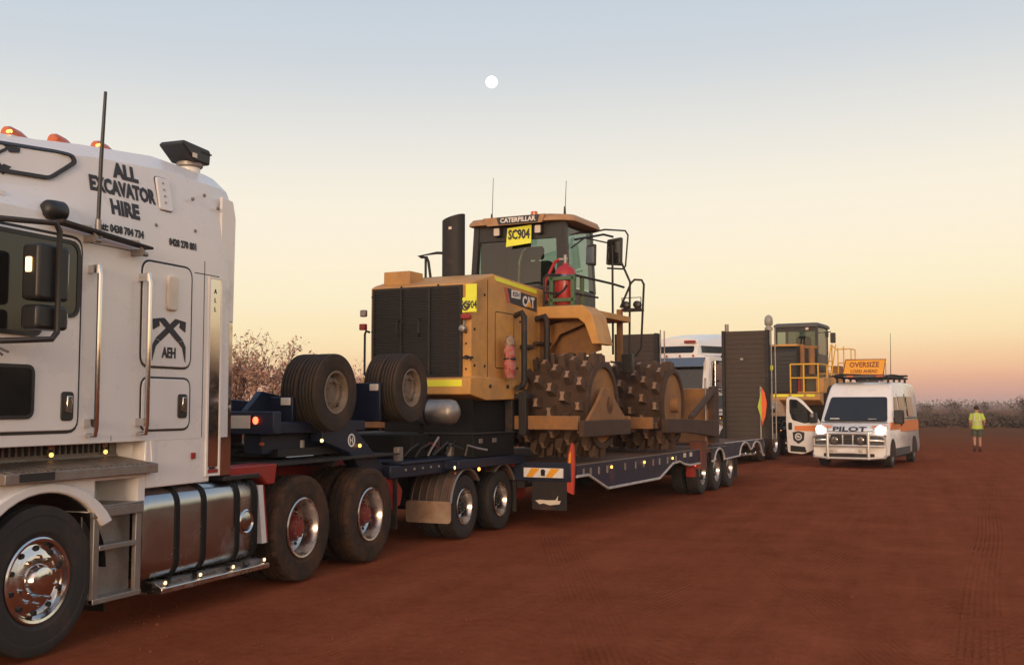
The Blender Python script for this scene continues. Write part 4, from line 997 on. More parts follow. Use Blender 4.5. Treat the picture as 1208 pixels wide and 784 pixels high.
    sub('added_dark_panel', MB().box(-.865, -.835, 2.15, 3.22, 3.72, 4.80).box(-.83, -.40, 3.18, 3.22, 3.72, 4.80), INTER, cb)  # dark panels added inside the cab so the left glass reads dark
    lb = obj('roof_band', MB().prism([(-.66, 4.93), (.50, 4.93), (.44, 4.79), (-.58, 4.79)], 'y', 1.835, 1.86), ROOFTAN, t)
    sub('band_panel', MB().prism([(-.40, 4.925), (.40, 4.925), (.37, 4.80), (-.36, 4.80)], 'y', 1.828, 1.834), INKK, lb)
    text('CATERPILLAR', .075, INKW, t, (0, 1.825, 4.862), '-y', 1.0, .045)
    obj('beacon', MB().cyl((.09, 2.3, 4.95), (.09, 2.3, 5.06), .06, n=12).cyl((.09, 2.3, 5.06), (.09, 2.3, 5.07), .05, n=12), AMBERLENS, t)
    for x in (-.44, .33):
        l = obj('roof_lamp', MB().prism(rnd(rect(x-.065, x+.065, 4.62, 4.77), .02), 'y', 1.92, 2.02), BLACK, t, bevel=.01)
        sub('lamp_lens', MB().prism(rnd(rect(x-.052, x+.052, 4.632, 4.758), .02), 'y', 1.91, 1.92), CLEARLENS, l)
    pb = obj('number_board', MB().loft([[(x, y, z) for x, y, z in ((-.27, 1.93, 4.43), (.20, 1.93, 4.47), (.20, 1.95, 4.78), (-.25, 1.95, 4.75))], [(x, y+.01, z) for x, y, z in ((-.27, 1.93, 4.43), (.20, 1.93, 4.47), (.20, 1.95, 4.78), (-.25, 1.95, 4.75))]]), PLATE, t)
    text('SC904', .155, INKK, t, (-.025, 1.928, 4.625), '-y', .68, .045)
    # seat and controls seen through the rear pane
    se = MB(); se.loft([[(x, y, z) for x, y in rnd(rect(-w_, w_, -.06, .07), .04, 2)] for w_, z in ((.26, 3.5), (.30, 3.9), (.26, 4.18), (.20, 4.22))])
    for i in range(len(se.v)): se.v[i] = (se.v[i][0]+.12, se.v[i][1]+2.5+(se.v[i][2]-3.5)*-.08, se.v[i][2])
    se.box(-.12, .36, 2.45, 2.95, 3.45, 3.6); se.loft([[(x+.07, 2.46+y, z) for x, y in rnd(rect(-w_, w_, -.05, .05), .03, 2)] for w_, z in ((.10, 4.26), (.125, 4.30), (.125, 4.44), (.10, 4.48))]); se.box(.04, .10, 2.44, 2.48, 4.18, 4.28)
    sub('seat', se, SEAT, cb, smooth=50)
    sub('grab_tube', MB().tube([(-.14, 2.15, 3.72), (-.12, 2.15, 4.2), (-.06, 2.16, 4.38), (.0, 2.17, 4.42)], .025, 8), STEEL, cb)
    sub('dash', MB().box(-.8, -.25, 2.9, 3.2, 3.7, 3.95).tube([(-.85, 2.2, 3.86), (-.4, 2.2, 3.93), (-.3, 2.2, 3.86)], .03, 6), DARKSTEEL, cb)
    for x, y, h in ((-.78, 2.4, 5.75), (.66, 2.3, 5.55)):
        obj('whip_antenna', MB().tube([(x, y, 4.93), (x, y, 5.10), (x+.01, y, 5.12), (x+.03, y, h)], [.028, .018, .007, .005], 6), BLACK, t)
    # platform rails, mirrors, ladder on the near side
    r = .02
    b = MB()
    b.tube([(.90, .9, 3.28), (.90, .9, 3.72), (.95, .92, 3.78), (1.30, 1.2, 3.79), (1.55, 2.2, 3.74), (1.6, 2.6, 3.72)], r, 8)
    b.tube([(.92, .9, 3.5), (1.3, 1.2, 3.5), (1.45, 1.8, 3.48)], r*.8, 8)
    b.tube([(1.25, 3.0, 2.62), (1.25, 3.0, 4.5)], r, 8)
    b.tube([(1.42, 3.35, 2.6), (1.44, 3.35, 3.9), (1.26, 3.35, 4.3)], r, 8)
    b.tube([(1.28, 3.3, 3.45), (1.44, 3.4, 3.88), (1.50, 3.42, 3.94), (1.62, 3.45, 3.93), (1.66, 3.45, 3.85), (1.60, 3.45, 2.75), (1.50, 3.45, 2.62), (1.40, 3.4, 2.62)], r, 8)
    obj('platform_rail', b, DARKSTEEL, t)
    b = MB()
    b.tube([(.78, 3.25, 4.80), (1.0, 3.3, 4.84), (1.36, 3.35, 4.80), (1.41, 3.35, 4.72), (1.36, 3.35, 4.18), (1.31, 3.35, 4.13), (1.02, 3.35, 4.16)], .016, 8)
    b.tube([(.80, 2.4, 4.55), (1.05, 3.1, 4.72), (1.15, 3.3, 4.7)], .02, 8); b.tube([(.78, 2.3, 4.4), (.9, 2.6, 4.6), (1.1, 3.2, 4.58)], .014, 8)
    obj('mirror_arm', b, BLACK, t)
    for (x, y, w_, z0, z1, rz) in ((1.18, 3.3, .15, 4.18, 4.68, 0), (.98, 2.7, .09, 4.12, 4.50, 0)):
        m = obj('mirror', MB().prism(rnd([(x-w_, z0+.03), (x+w_*.9, z0), (x+w_, z1), (x-w_*.85, z1-.03)], .03), 'y', y-.05, y+.03), BLACK, t, bevel=.015)
        sub('mirror_glass', MB().prism(rnd(rect(x-w_*.8, x+w_*.8, z0+.05, z1-.05), .02), 'y', y-.058, y-.05), DARKGLASS if w_ > .1 else VISOR, m)
    b = MB(); b.box(1.30, 1.66, 3.3, 3.45, 3.38, 3.42); b.band(rect(1.30, 1.66, 3.42, 3.62), .012, 'y', 3.3, 3.31)
    obj('lamp_shelf', b, DARKSTEEL, t)
    for x in (1.37, 1.58): obj('shelf_lamp', MB().lathe([(.01, -.06), (.065, -.04), (.07, .04), (.03, .07)], (x, 3.32, 3.49), 'y', 14), BLACK, t)
    obj('ladder_post', MB().box(1.28, 1.36, 3.1, 3.2, 2.5, 3.4), YELDIRT, t)
    obj('front_lamp', MB().box(1.40, 1.60, 3.0, 3.1, 2.3, 2.62).tube([(1.2, 3.0, 2.5), (1.42, 3.0, 2.45)], .02, 6), BLACK, t, bevel=.02)
    # drums with scraper bars, side arms, dozer blade
    for y in (1.05, 4.55):
        for s in (1, -1): drum(t, s*1.27, y, 1.755, 1.12, s)
    for s in (1, -1):
        sc_ = lambda a, c: sorted((s*a, s*c))
        for y, z0 in ((.02, 1.40), (3.30, 1.35), (2.15, 1.38)):
            obj('scraper_bar', MB().box(*sc_(.35, 1.86), y-.07, y+.03, z0, z0+.2), YELDIRT, t, bevel=.012)
        b = MB()
        for x in (.80, 1.02): b.box(*sc_(x-.06, x+.06), -.14, -.06, 1.32, 1.95)
        b.box(*sc_(.74, 1.1), -.12, .1, 1.85, 1.92)
        obj('scraper_mount', b, DARKSTEEL, t, bevel=.01)
        obj('side_arm', MB().box(*sc_(1.90, 1.98), -.12, 1.85, 1.30, 1.53), MUD, t, bevel=.012)
        obj('arm_gusset', MB().prism([(.15, 1.53), (.55, 1.80), (.80, 2.02), (1.10, 2.0), (1.35, 1.80), (1.80, 1.53)], 'x', *sc_(1.88, 1.93)), YELDIRT, t, bevel=.01)
        obj('arm_hub', MB().cyl((s*1.55, 1.05, 1.755), (s*1.93, 1.05, 1.755), .13, n=16), YELDIRT, t)
        obj('push_arm', MB().prism([(3.6, 1.28), (3.6, 1.52), (4.9, 1.50), (6.95, 1.44), (6.95, 1.12), (5.0, 1.25)], 'x', *sc_(1.90, 2.0)), MUD, t, bevel=.012)
        obj('arm_hub', MB().cyl((s*1.55, 4.55, 1.755), (s*1.93, 4.55, 1.755), .13, n=16), YELDIRT, t)
        obj('blade_brace', MB().tube([(s*1.92, 5.3, 1.52), (s*1.92, 6.85, 2.04)], .06, 8), MUD, t)
    bl = MB(); bl.loft([[(x, y, z) for y, z in [(7.0, 1.0), (7.10, 1.25), (7.12, 1.6), (7.02, 2.08), (7.08, 2.10), (7.20, 1.65), (7.18, 1.2), (7.08, .98)]] for x in (-1.78, 1.78)])
    bd = obj('blade', bl, YELDIRT, t, smooth=40)
    for s in (1, -1): sub('blade_end', MB().prism([(6.9, 1.0), (6.98, 2.12), (7.3, 2.15), (7.3, 1.0)], 'x', *sorted((s*1.79, s*1.92))), MUD, bd, bevel=.01)
    b = MB()
    for i in range(9): b.tube([(1.75, .2+i*.02, 1.3), (1.76+.05*(i % 3), .3+i*.03, 1.1), (1.8, .35+i*.05, .95)], .012, 5)
    # green bottle cradle on the fender
    b = MB()
    for x in (.97, 1.33):
        for y in (1.05, 1.42): b.box(x-.03, x+.03, y-.03, y+.03, 3.28, 3.78)
    b.box(.92, 1.38, 1.02, 1.05, 3.36, 3.42); b.box(.92, 1.38, 1.02, 1.05, 3.70, 3.76); b.box(.9, 1.45, .95, 1.5, 3.281, 3.30)
    obj('bottle_cradle', b, GREEN, t, bevel=.006)
    return t

def build_extinguisher(frame, org):
    t = thing('fire_extinguisher', 'red gas bottle with a blue band strapped beside the compactor cab', 'extinguisher', frame, org)
    x, y, z = org
    b = MB(); b.lathe([(.01, 0), (.155, .01), (.172, .04), (.172, .50), (.155, .58), (.09, .64), (.045, .66), (.04, .69), (.01, .69)], (x, y, z), 'z', 24)
    body = obj('bottle', b, EXTRED, t, smooth=50)
    sub('blue_band', MB().lathe([(.1725, .40), (.1745, .402), (.1745, .49), (.1725, .492)], (x, y, z), 'z', 24), EXTBLUE, body)
    obj('valve', MB().cyl((x, y, z+.69), (x, y, z+.82), .028).box(x-.12, x+.04, y-.02, y+.02, z+.74, z+.77), STEEL, t)
    obj('red_hose', MB().tube([(x-.1, y, z+.75), (x-.18, y, z+.72), (x-.30, y-.05, z+.45), (x-.34, y-.05, z+.3), (x-.28, y-.05, z+.1)], .028, 8), EXTRED, t)
    obj('black_hose', MB().tube([(x-.28, y-.16, z+.05), (x-.15, y-.18, z+.12), (x+.05, y-.18, z+.25), (x+.1, y-.17, z+.33)], .018, 6), BLACK, t)
    return t
def build_bag(frame, org):
    t = thing('parts_bag', 'clear plastic bag of red fittings tucked beside the compactor bumper', 'bag', frame, org)
    x, y, z = org; rng = random.Random(5)
    for z0, h, m_, nm in ((0, .27, BAGRED, 'lower_bundle'), (.285, .19, BAGRED, 'upper_bundle'), (.465, .13, BAG, 'bag_neck')):
        b = MB(); rings = []
        for k in range(6):
            u = k/5; w_ = (.09+.018*math.sin(PI*u)) if nm != 'bag_neck' else .10-.035*u
            rings.append([(x+w_*.7*math.cos(R(a))+rng.uniform(-.014, .014), y+w_*1.2*math.sin(R(a))+rng.uniform(-.018, .018), z+z0+h*u+rng.uniform(-.022, .022)*(u > .1)) for a in range(0, 360, 24)])
        b.loft(rings); obj(nm, b, m_, t, smooth=60)
    obj('tie', MB().lathe([(.088, 0), (.098, .01), (.088, .025)], (x, y, z+.265), 'z', 14), BLACK, t)
    return t

# ------------------------------------------------------------------ second machine, on the second trailer
def build_loader(frame):
    t = thing('wheel_dozer', 'yellow machine with yellow access rails and a tall grey stack beyond the tail ramps', 'earthmover', frame, (0, 1.5, .905))
    obj('hood', MB().prism([(0, 2.2), (0, 3.75), (.15, 3.92), (2.4, 3.9), (2.4, 2.2)], 'x', -.62, .46), DARKSTEEL, t, bevel=.03)
    g = obj('grille', MB().box(-.55, .40, -.02, -.001, 2.3, 3.7), BLACK, t)
    for i in range(9): sub('slat', MB().box(-.52, .37, -.035, -.02, 2.4+i*.14, 2.44+i*.14), DARKSTEEL, g)
    obj('hood_cap', MB().box(-.62, .46, .05, 2.3, 3.921, 4.0), YELLOW, t, bevel=.02)
    bp = obj('bumper', MB().prism([(-.1, 1.95), (-.1, 2.18), (.5, 2.2), (.5, 1.75)], 'x', -1.25, 1.28), YELLOW, t, bevel=.02)
    for x0, x1 in ((-.4, .15), (.25, .7), (.8, 1.1)): sub('reflective_strip', MB().box(x0, x1, -.106, -.101, 2.07, 2.15), SAFE, bp)
    obj('counterweight', MB().prism([(-.62, 1.95), (-.62, 1.6), (-.3, 1.15), (.0, 1.0), (.1, 1.25), (-.05, 1.75), (-.2, 1.95)], 'y', -.2, .1), mat('tan_counterweight', (.36, .25, .16), .7, dust=.3), t, bevel=.02)
    # stack with pre-cleaner bowl
    b = MB(); b.cyl((-.60, -.05, 1.9), (-.60, -.05, 4.6), .03, n=8).cyl((-.48, -.05, 3.2), (-.48, -.05, 4.6), .03, n=8)
    obj('stack_pipe', b, STEEL, t)
    b = MB(); b.lathe([(.06, 4.5), (.14, 4.52), (.15, 4.62), (.10, 4.66), (.10, 4.70), (.15, 4.74), (.155, 4.92), (.12, 5.03), (.05, 5.09), (.01, 5.1)], (-.555, -.05, 0), 'z', 20)
    obj('pre_cleaner', b, mat('grey_cleaner', (.30, .29, .26), .45), t, smooth=50)
    obj('yellow_lamp', MB().box(-.60, -.40, -.16, -.06, 3.04, 3.22), SAFE, t, bevel=.02)
    # platform, rails
    b = MB(); b.box(.47, 1.28, -.05, 1.2, 2.2, 2.25)
    obj('platform', b, YELLOW, t)
    b = MB()
    for x in (.22, .70, 1.22): b.tube([(x, -.06, 2.2), (x, -.06, 3.26)], .028, 6)
    for z in (3.25, 2.75): b.tube([(.22, -.06, z), (1.22, -.06, z)], .028, 6)
    b.tube([(1.22, -.06, 3.25), (1.26, 1.2, 3.25)], .028, 6); b.tube([(1.26, 1.2, 2.2), (1.26, 1.2, 3.25)], .028, 6)
    obj('platform_rail', b, YEL2, t)
    obj('red_bottle', MB().cyl((.42, .2, 2.25), (.42, .2, 2.75), .10).cyl((.42, .2, 2.75), (.42, .2, 2.85), .03), EXTRED, t, bevel=.015)
    obj('side_tank', MB().box(.55, 1.2, .8, 2.2, 1.9, 2.9), mat('olive_tank', (.10, .09, .05), .6, dust=.3), t, bevel=.03)
    b = MB(); b.cyl((.52, .5, 2.25), (.52, .5, 4.0), .10).cyl((.85, .6, 2.9), (.85, .6, 3.9), .12); b.box(.42, 1.05, .55, .9, 3.85, 3.95)
    obj('intake_columns', b, YELDIRT, t)
    # cab
    cb = obj('cab', MB().box(-1.02, .66, 2.5, 4.3, 3.0, 3.75), BLACK, t, bevel=.03)
    for x in (-.97, .61):
        for y in (2.52, 4.25): sub('pillar', MB().box(x-.05, x+.05, y-.05, y+.05, 3.75, 4.8), BLACK, cb)
    sub('cross_member', MB().box(-1.02, .66, 2.5, 2.58, 4.62, 4.8), BLACK, cb)
    for pts in ([(-.92, 2.52, 3.75), (.56, 2.52, 3.75), (.56, 2.52, 4.62), (-.92, 2.52, 4.62)], [(-.92, 4.25, 3.75), (.56, 4.25, 3.75), (.56, 4.25, 4.8), (-.92, 4.25, 4.8)], [(.64, 2.57, 3.75), (.64, 4.2, 3.75), (.64, 4.2, 4.8), (.64, 2.57, 4.8)]):
        sub('pane', MB().add(pts, [(0, 1, 2, 3)]), GLO, cb)
    sub('seat', MB().prism(rnd(rect(-.3, .25, 3.4, 4.45), .12), 'y', 3.0, 3.2), SEAT, cb)
    sub('roof', MB().loft([[(x*k, 3.4+(y-3.4)*k, z) for x, y in rnd(rect(-1.06, .72, 2.4, 4.5), .15, 3)] for k, z in ((1, 4.80), (1, 4.88), (.9, 4.95))]), GREYTRIM, cb)
    obj('roof_lamp', MB().box(.22, .34, 2.36, 2.42, 4.66, 4.76), CLEARLENS, t, bevel=.02)
    obj('side_fender', MB().prism([(.66, 3.0), (1.15, 3.0), (1.30, 2.7), (1.30, 2.1), (.66, 2.1)], 'y', 2.4, 4.4), YELLOW, t, bevel=.03)
    obj('rear_fender', MB().prism([(.5, 2.2), (.5, 2.75), (1.6, 2.85), (2.3, 2.6), (2.3, 2.2)], 'x', 1.0, 1.30), YELLOW, t, bevel=.03)
    # ladder, front platform and mirror
    b = MB()
    for x in (.95, 1.12): b.tube([(x, 2.0, 2.2), (x+.1, 2.6, 3.5), (x+.15, 2.8, 4.1)], .025, 6)
    for i in range(7): b.tube([(.95+.015*i, 2.0+.08*i, 2.3+i*.19), (1.12+.015*i, 2.0+.08*i, 2.3+i*.19)], .02, 6)
    obj('ladder', b, YEL2, t)
    b = MB()
    for x, z1 in ((.95, 4.15), (1.18, 4.0), (1.40, 4.05), (1.68, 3.95)): b.tube([(x, 3.6, 2.9), (x, 3.6, z1)], .022, 6)
    for z in (3.4, 3.95): b.tube([(1.18, 3.6, z), (1.68, 3.6, z)], .022, 6)
    b.tube([(.95, 3.6, 4.1), (1.18, 3.6, 3.9)], .022, 6); b.tube([(1.68, 3.6, 3.95), (1.68, 4.4, 3.95), (1.68, 4.4, 2.9)], .022, 6)
    obj('front_rail', b, YEL2, t)
    obj('front_box', MB().box(.9, 1.25, 3.6, 4.2, 2.7, 3.3).box(1.25, 1.70, 3.6, 4.4, 2.85, 2.95), YELDIRT, t, bevel=.02)
    obj('mirror', MB().prism(rnd(rect(.98, 1.17, 4.18, 4.58), .04), 'y', 3.2, 3.3).tube([(.66, 3.3, 4.6), (1.0, 3.25, 4.62)], .02, 6).box(.78, .90, 3.2, 3.3, 4.42, 4.6), BLACK, t)
    # wheels
    big = tyre_mesh('earthmover_tyre', .80, .60, .42, TYREDUST, n=40, lug=.03)
    for y in (1.5, 4.9):
        for s in (1, -1):
            o = link('wheel', big, t, (s*1.05, y-1.5, .80), 0 if s > 0 else PI)
            link('rim', MB().lathe([(.43, -.25), (.43, .28), (.40, .27), (.36, .05), (.15, .0), (.12, .1), (.01, .1)], (0, 0, 0), 'x', 28).mesh('rim', YELDIRT, smooth=40), o)
    obj('frame', MB().box(-.7, .7, .5, 6.0, 1.4, 2.2), YELDIRT, t, bevel=.03)
    bl = MB(); bl.loft([[(x, y, z) for y, z in [(6.6, 1.0), (6.75, 1.5), (6.65, 2.2), (6.72, 2.22), (6.83, 1.5), (6.68, .98)]] for x in (-1.85, 1.85)])
    obj('blade', bl, YELDIRT, t)
    return t

# ------------------------------------------------------------------ pilot van ; local y = 0 at the nose, going back; +x is the side we see
def build_van(frame):
    t = thing('pilot_van', 'white pilot van with lit headlamps, bull bar and its driver door standing open', 'van', frame)
    prof = rnd([(.02, .30), (.0, .72), (.06, .98), (.22, 1.10), (.78, 1.27), (1.46, 2.06), (1.72, 2.36), (2.05, 2.44), (3.6, 2.47), (5.2, 2.42), (5.36, 2.2), (5.40, .45), (5.3, .30)], [.03, .06, .07, .1, .06, .12, .12, .1, .1, .1, .1, .05, .03], 3)
    def wx(z, k=0): return (1.02-k) if z < 1.25 else (1.02-k)-.15*((z-1.25)/1.2)**1.3
    def ring(sx_, k, ins):
        p = offs(prof, ins) if ins else prof
        return [(sx_*wx(z, k), y+.10*(abs(sx_) > .5)*(y < .9)*(1 if k < .05 else .3), z) for y, z in p]
    sh = MB().loft([ring(-1, 0, .06), ring(-1, .035, .012), ring(-1, .10, 0), ring(1, .10, 0), ring(1, .035, .012), ring(1, 0, .06)])
    obj('body', sh, BODYW, t, smooth=40)
    # glass
    def wsy(z): return .78+(z-1.27)*(1.46-.78)/(2.06-1.27)
    p = rnd([(-.90, 1.29), (.90, 1.29), (.80, 1.99), (-.80, 1.99)], .07, 3)
    obj('windscreen', MB().loft([[(x, wsy(z)-k, z+k*.5) for x, z in p] for k in (-.03, .02)]), DARKGLASS, t)
    obj('dash_paper', MB().box(-.72, -.45, wsy(1.36)-.03, wsy(1.36)-.024, 1.33, 1.38).box(.36, .60, wsy(1.36)-.03, wsy(1.36)-.024, 1.33, 1.37), INKW, t)
    obj('wiper', MB().tube([(-.75, wsy(1.30)-.035, 1.30), (-.1, wsy(1.34)-.035, 1.345)], .012, 5).tube([(.05, wsy(1.30)-.035, 1.30), (.7, wsy(1.36)-.035, 1.36)], .012, 5), BLACK, t)
    def sidep(nm, pts, m, k0=-.03, k1=.008):
        return obj(nm, MB().loft([[(wx(z, 0)+k, y, z) for y, z in pts] for k in (k0, k1)]), m, t)
    sidep('side_window', rnd([(1.16, 1.36), (1.95, 1.36), (1.95, 2.0), (1.62, 2.0)], .05), DARKGLASS)
    sidep('side_window', rnd(rect(2.15, 3.15, 1.40, 2.02), .07), DARKGLASS)
    sidep('side_window', rnd(rect(3.5, 4.5, 1.42, 2.02), .07), DARKGLASS)
    sidep('orange_stripe', [(.5, 1.05), (2.05, 1.05), (2.05, 1.30), (.75, 1.27)], VANO, k1=.004)
    sidep('orange_stripe', [(2.08, .98), (5.2, .98), (5.2, 1.30), (2.08, 1.30)], VANO, k1=.004)
    sidep('side_trim', [(2.0, 1.34), (5.35, 1.36), (5.35, 1.39), (2.0, 1.38)], GREYTRIM)
    sidep('sill', [(1.35, .30), (3.6, .30), (3.6, .52), (1.35, .52)], GREYTRIM)
    sidep('door_seam', [(2.055, .5), (2.07, .5), (2.07, 2.1), (2.055, 2.1)], SEAM, k1=.003)
    sidep('handle', rnd(rect(2.12, 2.3, 1.16, 1.24), .02), BLACK, k1=.03)
    for yc in (.88, 4.42):
        sidep('wheel_arch', [(yc-.45*math.cos(R(a)), .36+.45*math.sin(R(a))) for a in range(-8, 189, 14)], BLACK, k1=.006)
    # front: bonnet print, grille, lamps, bumper
    text('PILOT', .15, INKK, t, (0, 0, 0), '-y', 1.65, .05, ext=.003)
    pl = kid_last()
    pl.data.transform(Matrix.Translation((-.03, .155, 1.075)) @ Matrix.Rotation(R(-35), 4, 'X'))
    obj('bonnet_stripe', MB().loft([[(x, y-.0, z+k) for x, y, z in ((-.98, .36, 1.11), (-.60, .25, 1.105), (-.55, .40, 1.16), (-.95, .52, 1.185))] for k in (.0, .012)]).loft([[(x, y-.0, z+k) for x, y, z in ((.98, .36, 1.11), (.60, .25, 1.105), (.55, .40, 1.16), (.95, .52, 1.185))] for k in (.0, .012)]), VANO, t)
    for s in (1, -1):
        h = obj('headlamp', MB().loft([[(s*x, y-k, z) for x, y, z in ((.62, .10, .98), (.98, .22, .98), (1.0, .30, 1.18), (.66, .20, 1.12))] for k in (-.05, .02)]), LAMPGLASS, t)
        bb = MB(); bb.lathe([(.005, -.03), (.10, -.025), (.115, .0), (.10, .02), (.005, .02)], (s*.84, .10, 1.07), 'y', 18)
        sub('lit_lamp', bb, L_HEAD, h)
        obj('corner_trim', MB().prism([(s*.55, .62), (s*.98, .66), (s*.99, .92), (s*.57, .90)], 'y', -.025, .10), GREYTRIM, t, bevel=.01)
    obj('grille', MB().prism(rnd(rect(-.52, .52, .60, .92), .05), 'y', -.03, .06), BLACK, t)
    b = MB()
    for i in range(4): b.box(-.48, .48, -.045, -.03, .65+i*.07, .67+i*.07)
    obj('grille_bar', b, GREYTRIM, t)
    obj('bumper', MB().prism(rnd(rect(-1.0, 1.0, .26, .60), .07), 'y', -.07, .12), BODYW, t, bevel=.03)
    obj('lower_grille', MB().prism(rnd(rect(-.7, .7, .30, .40), .03), 'y', -.08, -.06), BLACK, t)
    obj('bonnet_seam', MB().tube([(-.62, .13, 1.03), (-.3, .085, 1.01), (.3, .085, 1.01), (.62, .13, 1.03)], .008, 5).tube([(-.93, .70, 1.262), (0, .70, 1.262), (.93, .70, 1.262)], .012, 5), SEAM, t)
    obj('roof_rib', MB().box(-.5, -.47, 1.9, 5.1, 2.44, 2.475).box(.47, .5, 1.9, 5.1, 2.44, 2.475), BODYW, t)
    sidep('door_seam', [(1.10, .55), (1.115, .55), (1.115, 1.34), (1.10, 1.34)], SEAM, k1=.003)
    sidep('door_seam', [(3.32, .55), (3.335, .55), (3.335, 2.1), (3.32, 2.1)], SEAM, k1=.003)
    # bull bar
    b = MB()
    for s in (1, -1):
        b.tube([(s*.56, -.18, .24), (s*.56, -.20, .55), (s*.56, -.18, .97)], .044, 8)
        b.tube([(s*.56, -.18, .93), (s*.92, -.14, .90), (s*.98, -.06, .84), (s*.98, -.04, .56)], .036, 8)
        b.tube([(s*.56, -.19, .27), (s*.95, -.12, .30), (s*1.0, .0, .38)], .036, 8)
    b.tube([(-.56, -.18, .955), (-.2, -.19, .965), (.2, -.19, .965), (.56, -.18, .955)], .036, 8)
    b.tube([(-.98, -.06, .60), (-.56, -.20, .62), (.56, -.20, .62), (.98, -.06, .60)], .036, 8)
    b.tube([(-.14, -.19, .96), (-.14, -.2, .62)], .02, 6); b.tube([(.14, -.19, .96), (.14, -.2, .62)], .02, 6)
    b.tube([(-.56, -.19, .27), (.56, -.19, .27)], .036, 8); b.tube([(-.97, -.06, .76), (-.56, -.19, .78)], .022, 6); b.tube([(.97, -.06, .76), (.56, -.19, .78)], .022, 6)
    obj('bull_bar', b, mat('bar_alloy', (.62, .60, .57), .4, .6, dust=.15), t)
    for x in (-.36, .36):
        sp = MB(); sp.lathe([(.01, .08), (.09, .06), (.12, -.02), (.125, -.05), (.115, -.05)], (x, -.21, .78), 'y', 18)
        so_ = obj('spot_lamp', sp, BLACK, t, smooth=50)
        sub('lamp_lens', MB().lathe([(.113, -.045), (.06, -.06), (.005, -.062)], (x, -.21, .78), 'y', 18), mat('spot_glass', (.22, .20, .19), .12, .5), so_)
    obj('number_plate', MB().box(-.30, .22, -.245, -.235, .43, .54), INKW, t)
    obj('bar_lamp', MB().ball((.36, -.24, .49), .05, 8, 6).ball((-.42, -.24, .49), .05, 8, 6), CLEARLENS, t)
    # mirrors
    for s in (1,):
        m = obj('mirror', MB().prism(rnd(rect(s*1.17-.13, s*1.17+.13, 1.22, 1.62), .05), 'y', 1.05, 1.2).box(1.0, 1.06, 1.08, 1.16, 1.25, 1.4), BLACK, t, bevel=.03)
    # open driver door, hinged on the far front corner and swung forward to the nose
    dt = []
    du = [(1.12, .34), (.62, .30), (.30, .42), (.10, .75), (.04, 1.24), (.30, 1.56), (.62, 1.90), (.80, 2.0), (1.05, 2.02), (1.14, 1.95), (1.16, 1.30)]
    dw = [(1.04, 1.94), (.80, 1.93), (.60, 1.78), (.20, 1.40), (.14, 1.30), (.55, 1.21), (.96, 1.32), (1.04, 1.55)]
    H0 = (-1.0, 1.02)
    def dpt(u, z, k): return (H0[0]-u*.95, H0[1]+u*.10+k, z)
    dr = obj('driver_door', MB().loft([[dpt(u, z, k) for u, z in rnd(du, .08, 3)] for k in (-.03, .05)]), BODYW, t, bevel=.01)
    sub('door_window', MB().loft([[dpt(u, z, k) for u, z in rnd(dw, .06, 3)] for k in (-.036, -.028)]), DARKGLASS, dr)
    sub('door_handle', MB().loft([[dpt(u, z, k) for u, z in rnd([(.96, 1.02), (1.08, 1.02), (1.08, 1.24), (.96, 1.24)], .04)] for k in (-.05, -.03)]), BLACK, dr)
    sub('orange_stripe', MB().loft([[dpt(u, z, k) for u, z in [(.10, .98), (.88, 1.0), (.88, 1.14), (.10, 1.16)]] for k in (-.034, -.030)]), VANO, dr)
    q = rnd([(.58, .72), (.76, .60), (.93, .72), (.95, .95), (.76, .99), (.56, .95)], .03)
    bd = sub('badge', MB().loft([[dpt(u, z, k) for u, z in q] for k in (-.036, -.030)]), INKK, dr)
    sub('badge_ring', MB().loft([[dpt(.76+r*math.cos(R(a)), .82+r*math.sin(R(a)), k) for a in range(0, 360, 24)] for r, k in ((.11, -.0365), (.11, -.040), (.075, -.040), (.075, -.0365))], caps=False), INKW, dr)
    sub('badge_wing', MB().loft([[dpt(u, z, k) for u, z in ((.70, .78), (.80, .80), (.83, .86), (.74, .85))] for k in (-.040, -.0365)]), INKW, dr)
    sub('door_pocket', MB().loft([[dpt(u, z, k) for u, z in [(.50, .36), (1.02, .38), (1.02, .56), (.55, .52)]] for k in (-.05, -.03)]), BLACK, dr)
    sub('mirror', MB().loft([[dpt(u, z, k) for u, z in rnd([(.10, 1.24), (.36, 1.22), (.36, 1.52), (.12, 1.54)], .05)] for k in (-.22, -.08)]), BLACK, dr, bevel=.02)
    sub('mirror_glint', MB().loft([[dpt(u, z, k) for u, z in [(.22, 1.40), (.30, 1.40), (.30, 1.52), (.22, 1.52)]] for k in (-.226, -.22)]), CHROME, dr)
    obj('door_opening', MB().loft([[(-wx(z, .035)-.016-k, y, z) for y, z in rnd([(1.02, .42), (1.95, .42), (1.95, 1.98), (1.62, 1.98), (1.10, 1.36)], .05)] for k in (-.02, .004)]), INTER, t)
    # wheels
    for y in (.88, 4.42):
        for s in (1, -1): wheel(t, s*.90, y, .345, 'van', s)
    obj('mud_flap', MB().box(.80, 1.0, 4.80, 4.82, .18, .55).box(.80, 1.0, 1.24, 1.26, .18, .5), BLACK, t)
    obj('underbody', MB().box(-.85, .85, .2, 5.2, .2, .32), BLACK, t)
    # roof rack, sign
    b = MB()
    for y in (1.9, 2.8, 3.7, 4.6):
        b.box(-.80, .80, y-.03, y+.03, 2.56, 2.60)
        for s in (1, -1): b.box(s*.74-.03, s*.74+.03, y-.03, y+.03, 2.42, 2.56)
    for s in (1, -1): b.tube([(s*.76, 1.7, 2.60), (s*.76, 4.9, 2.60)], .028, 6)
    obj('roof_rack', b, DARKSTEEL, t)
    obj('light_bar', MB().prism(rnd(rect(-.50, .70, 2.58, 2.65), .03), 'y', 1.62, 1.80), GREYTRIM, t, bevel=.02)
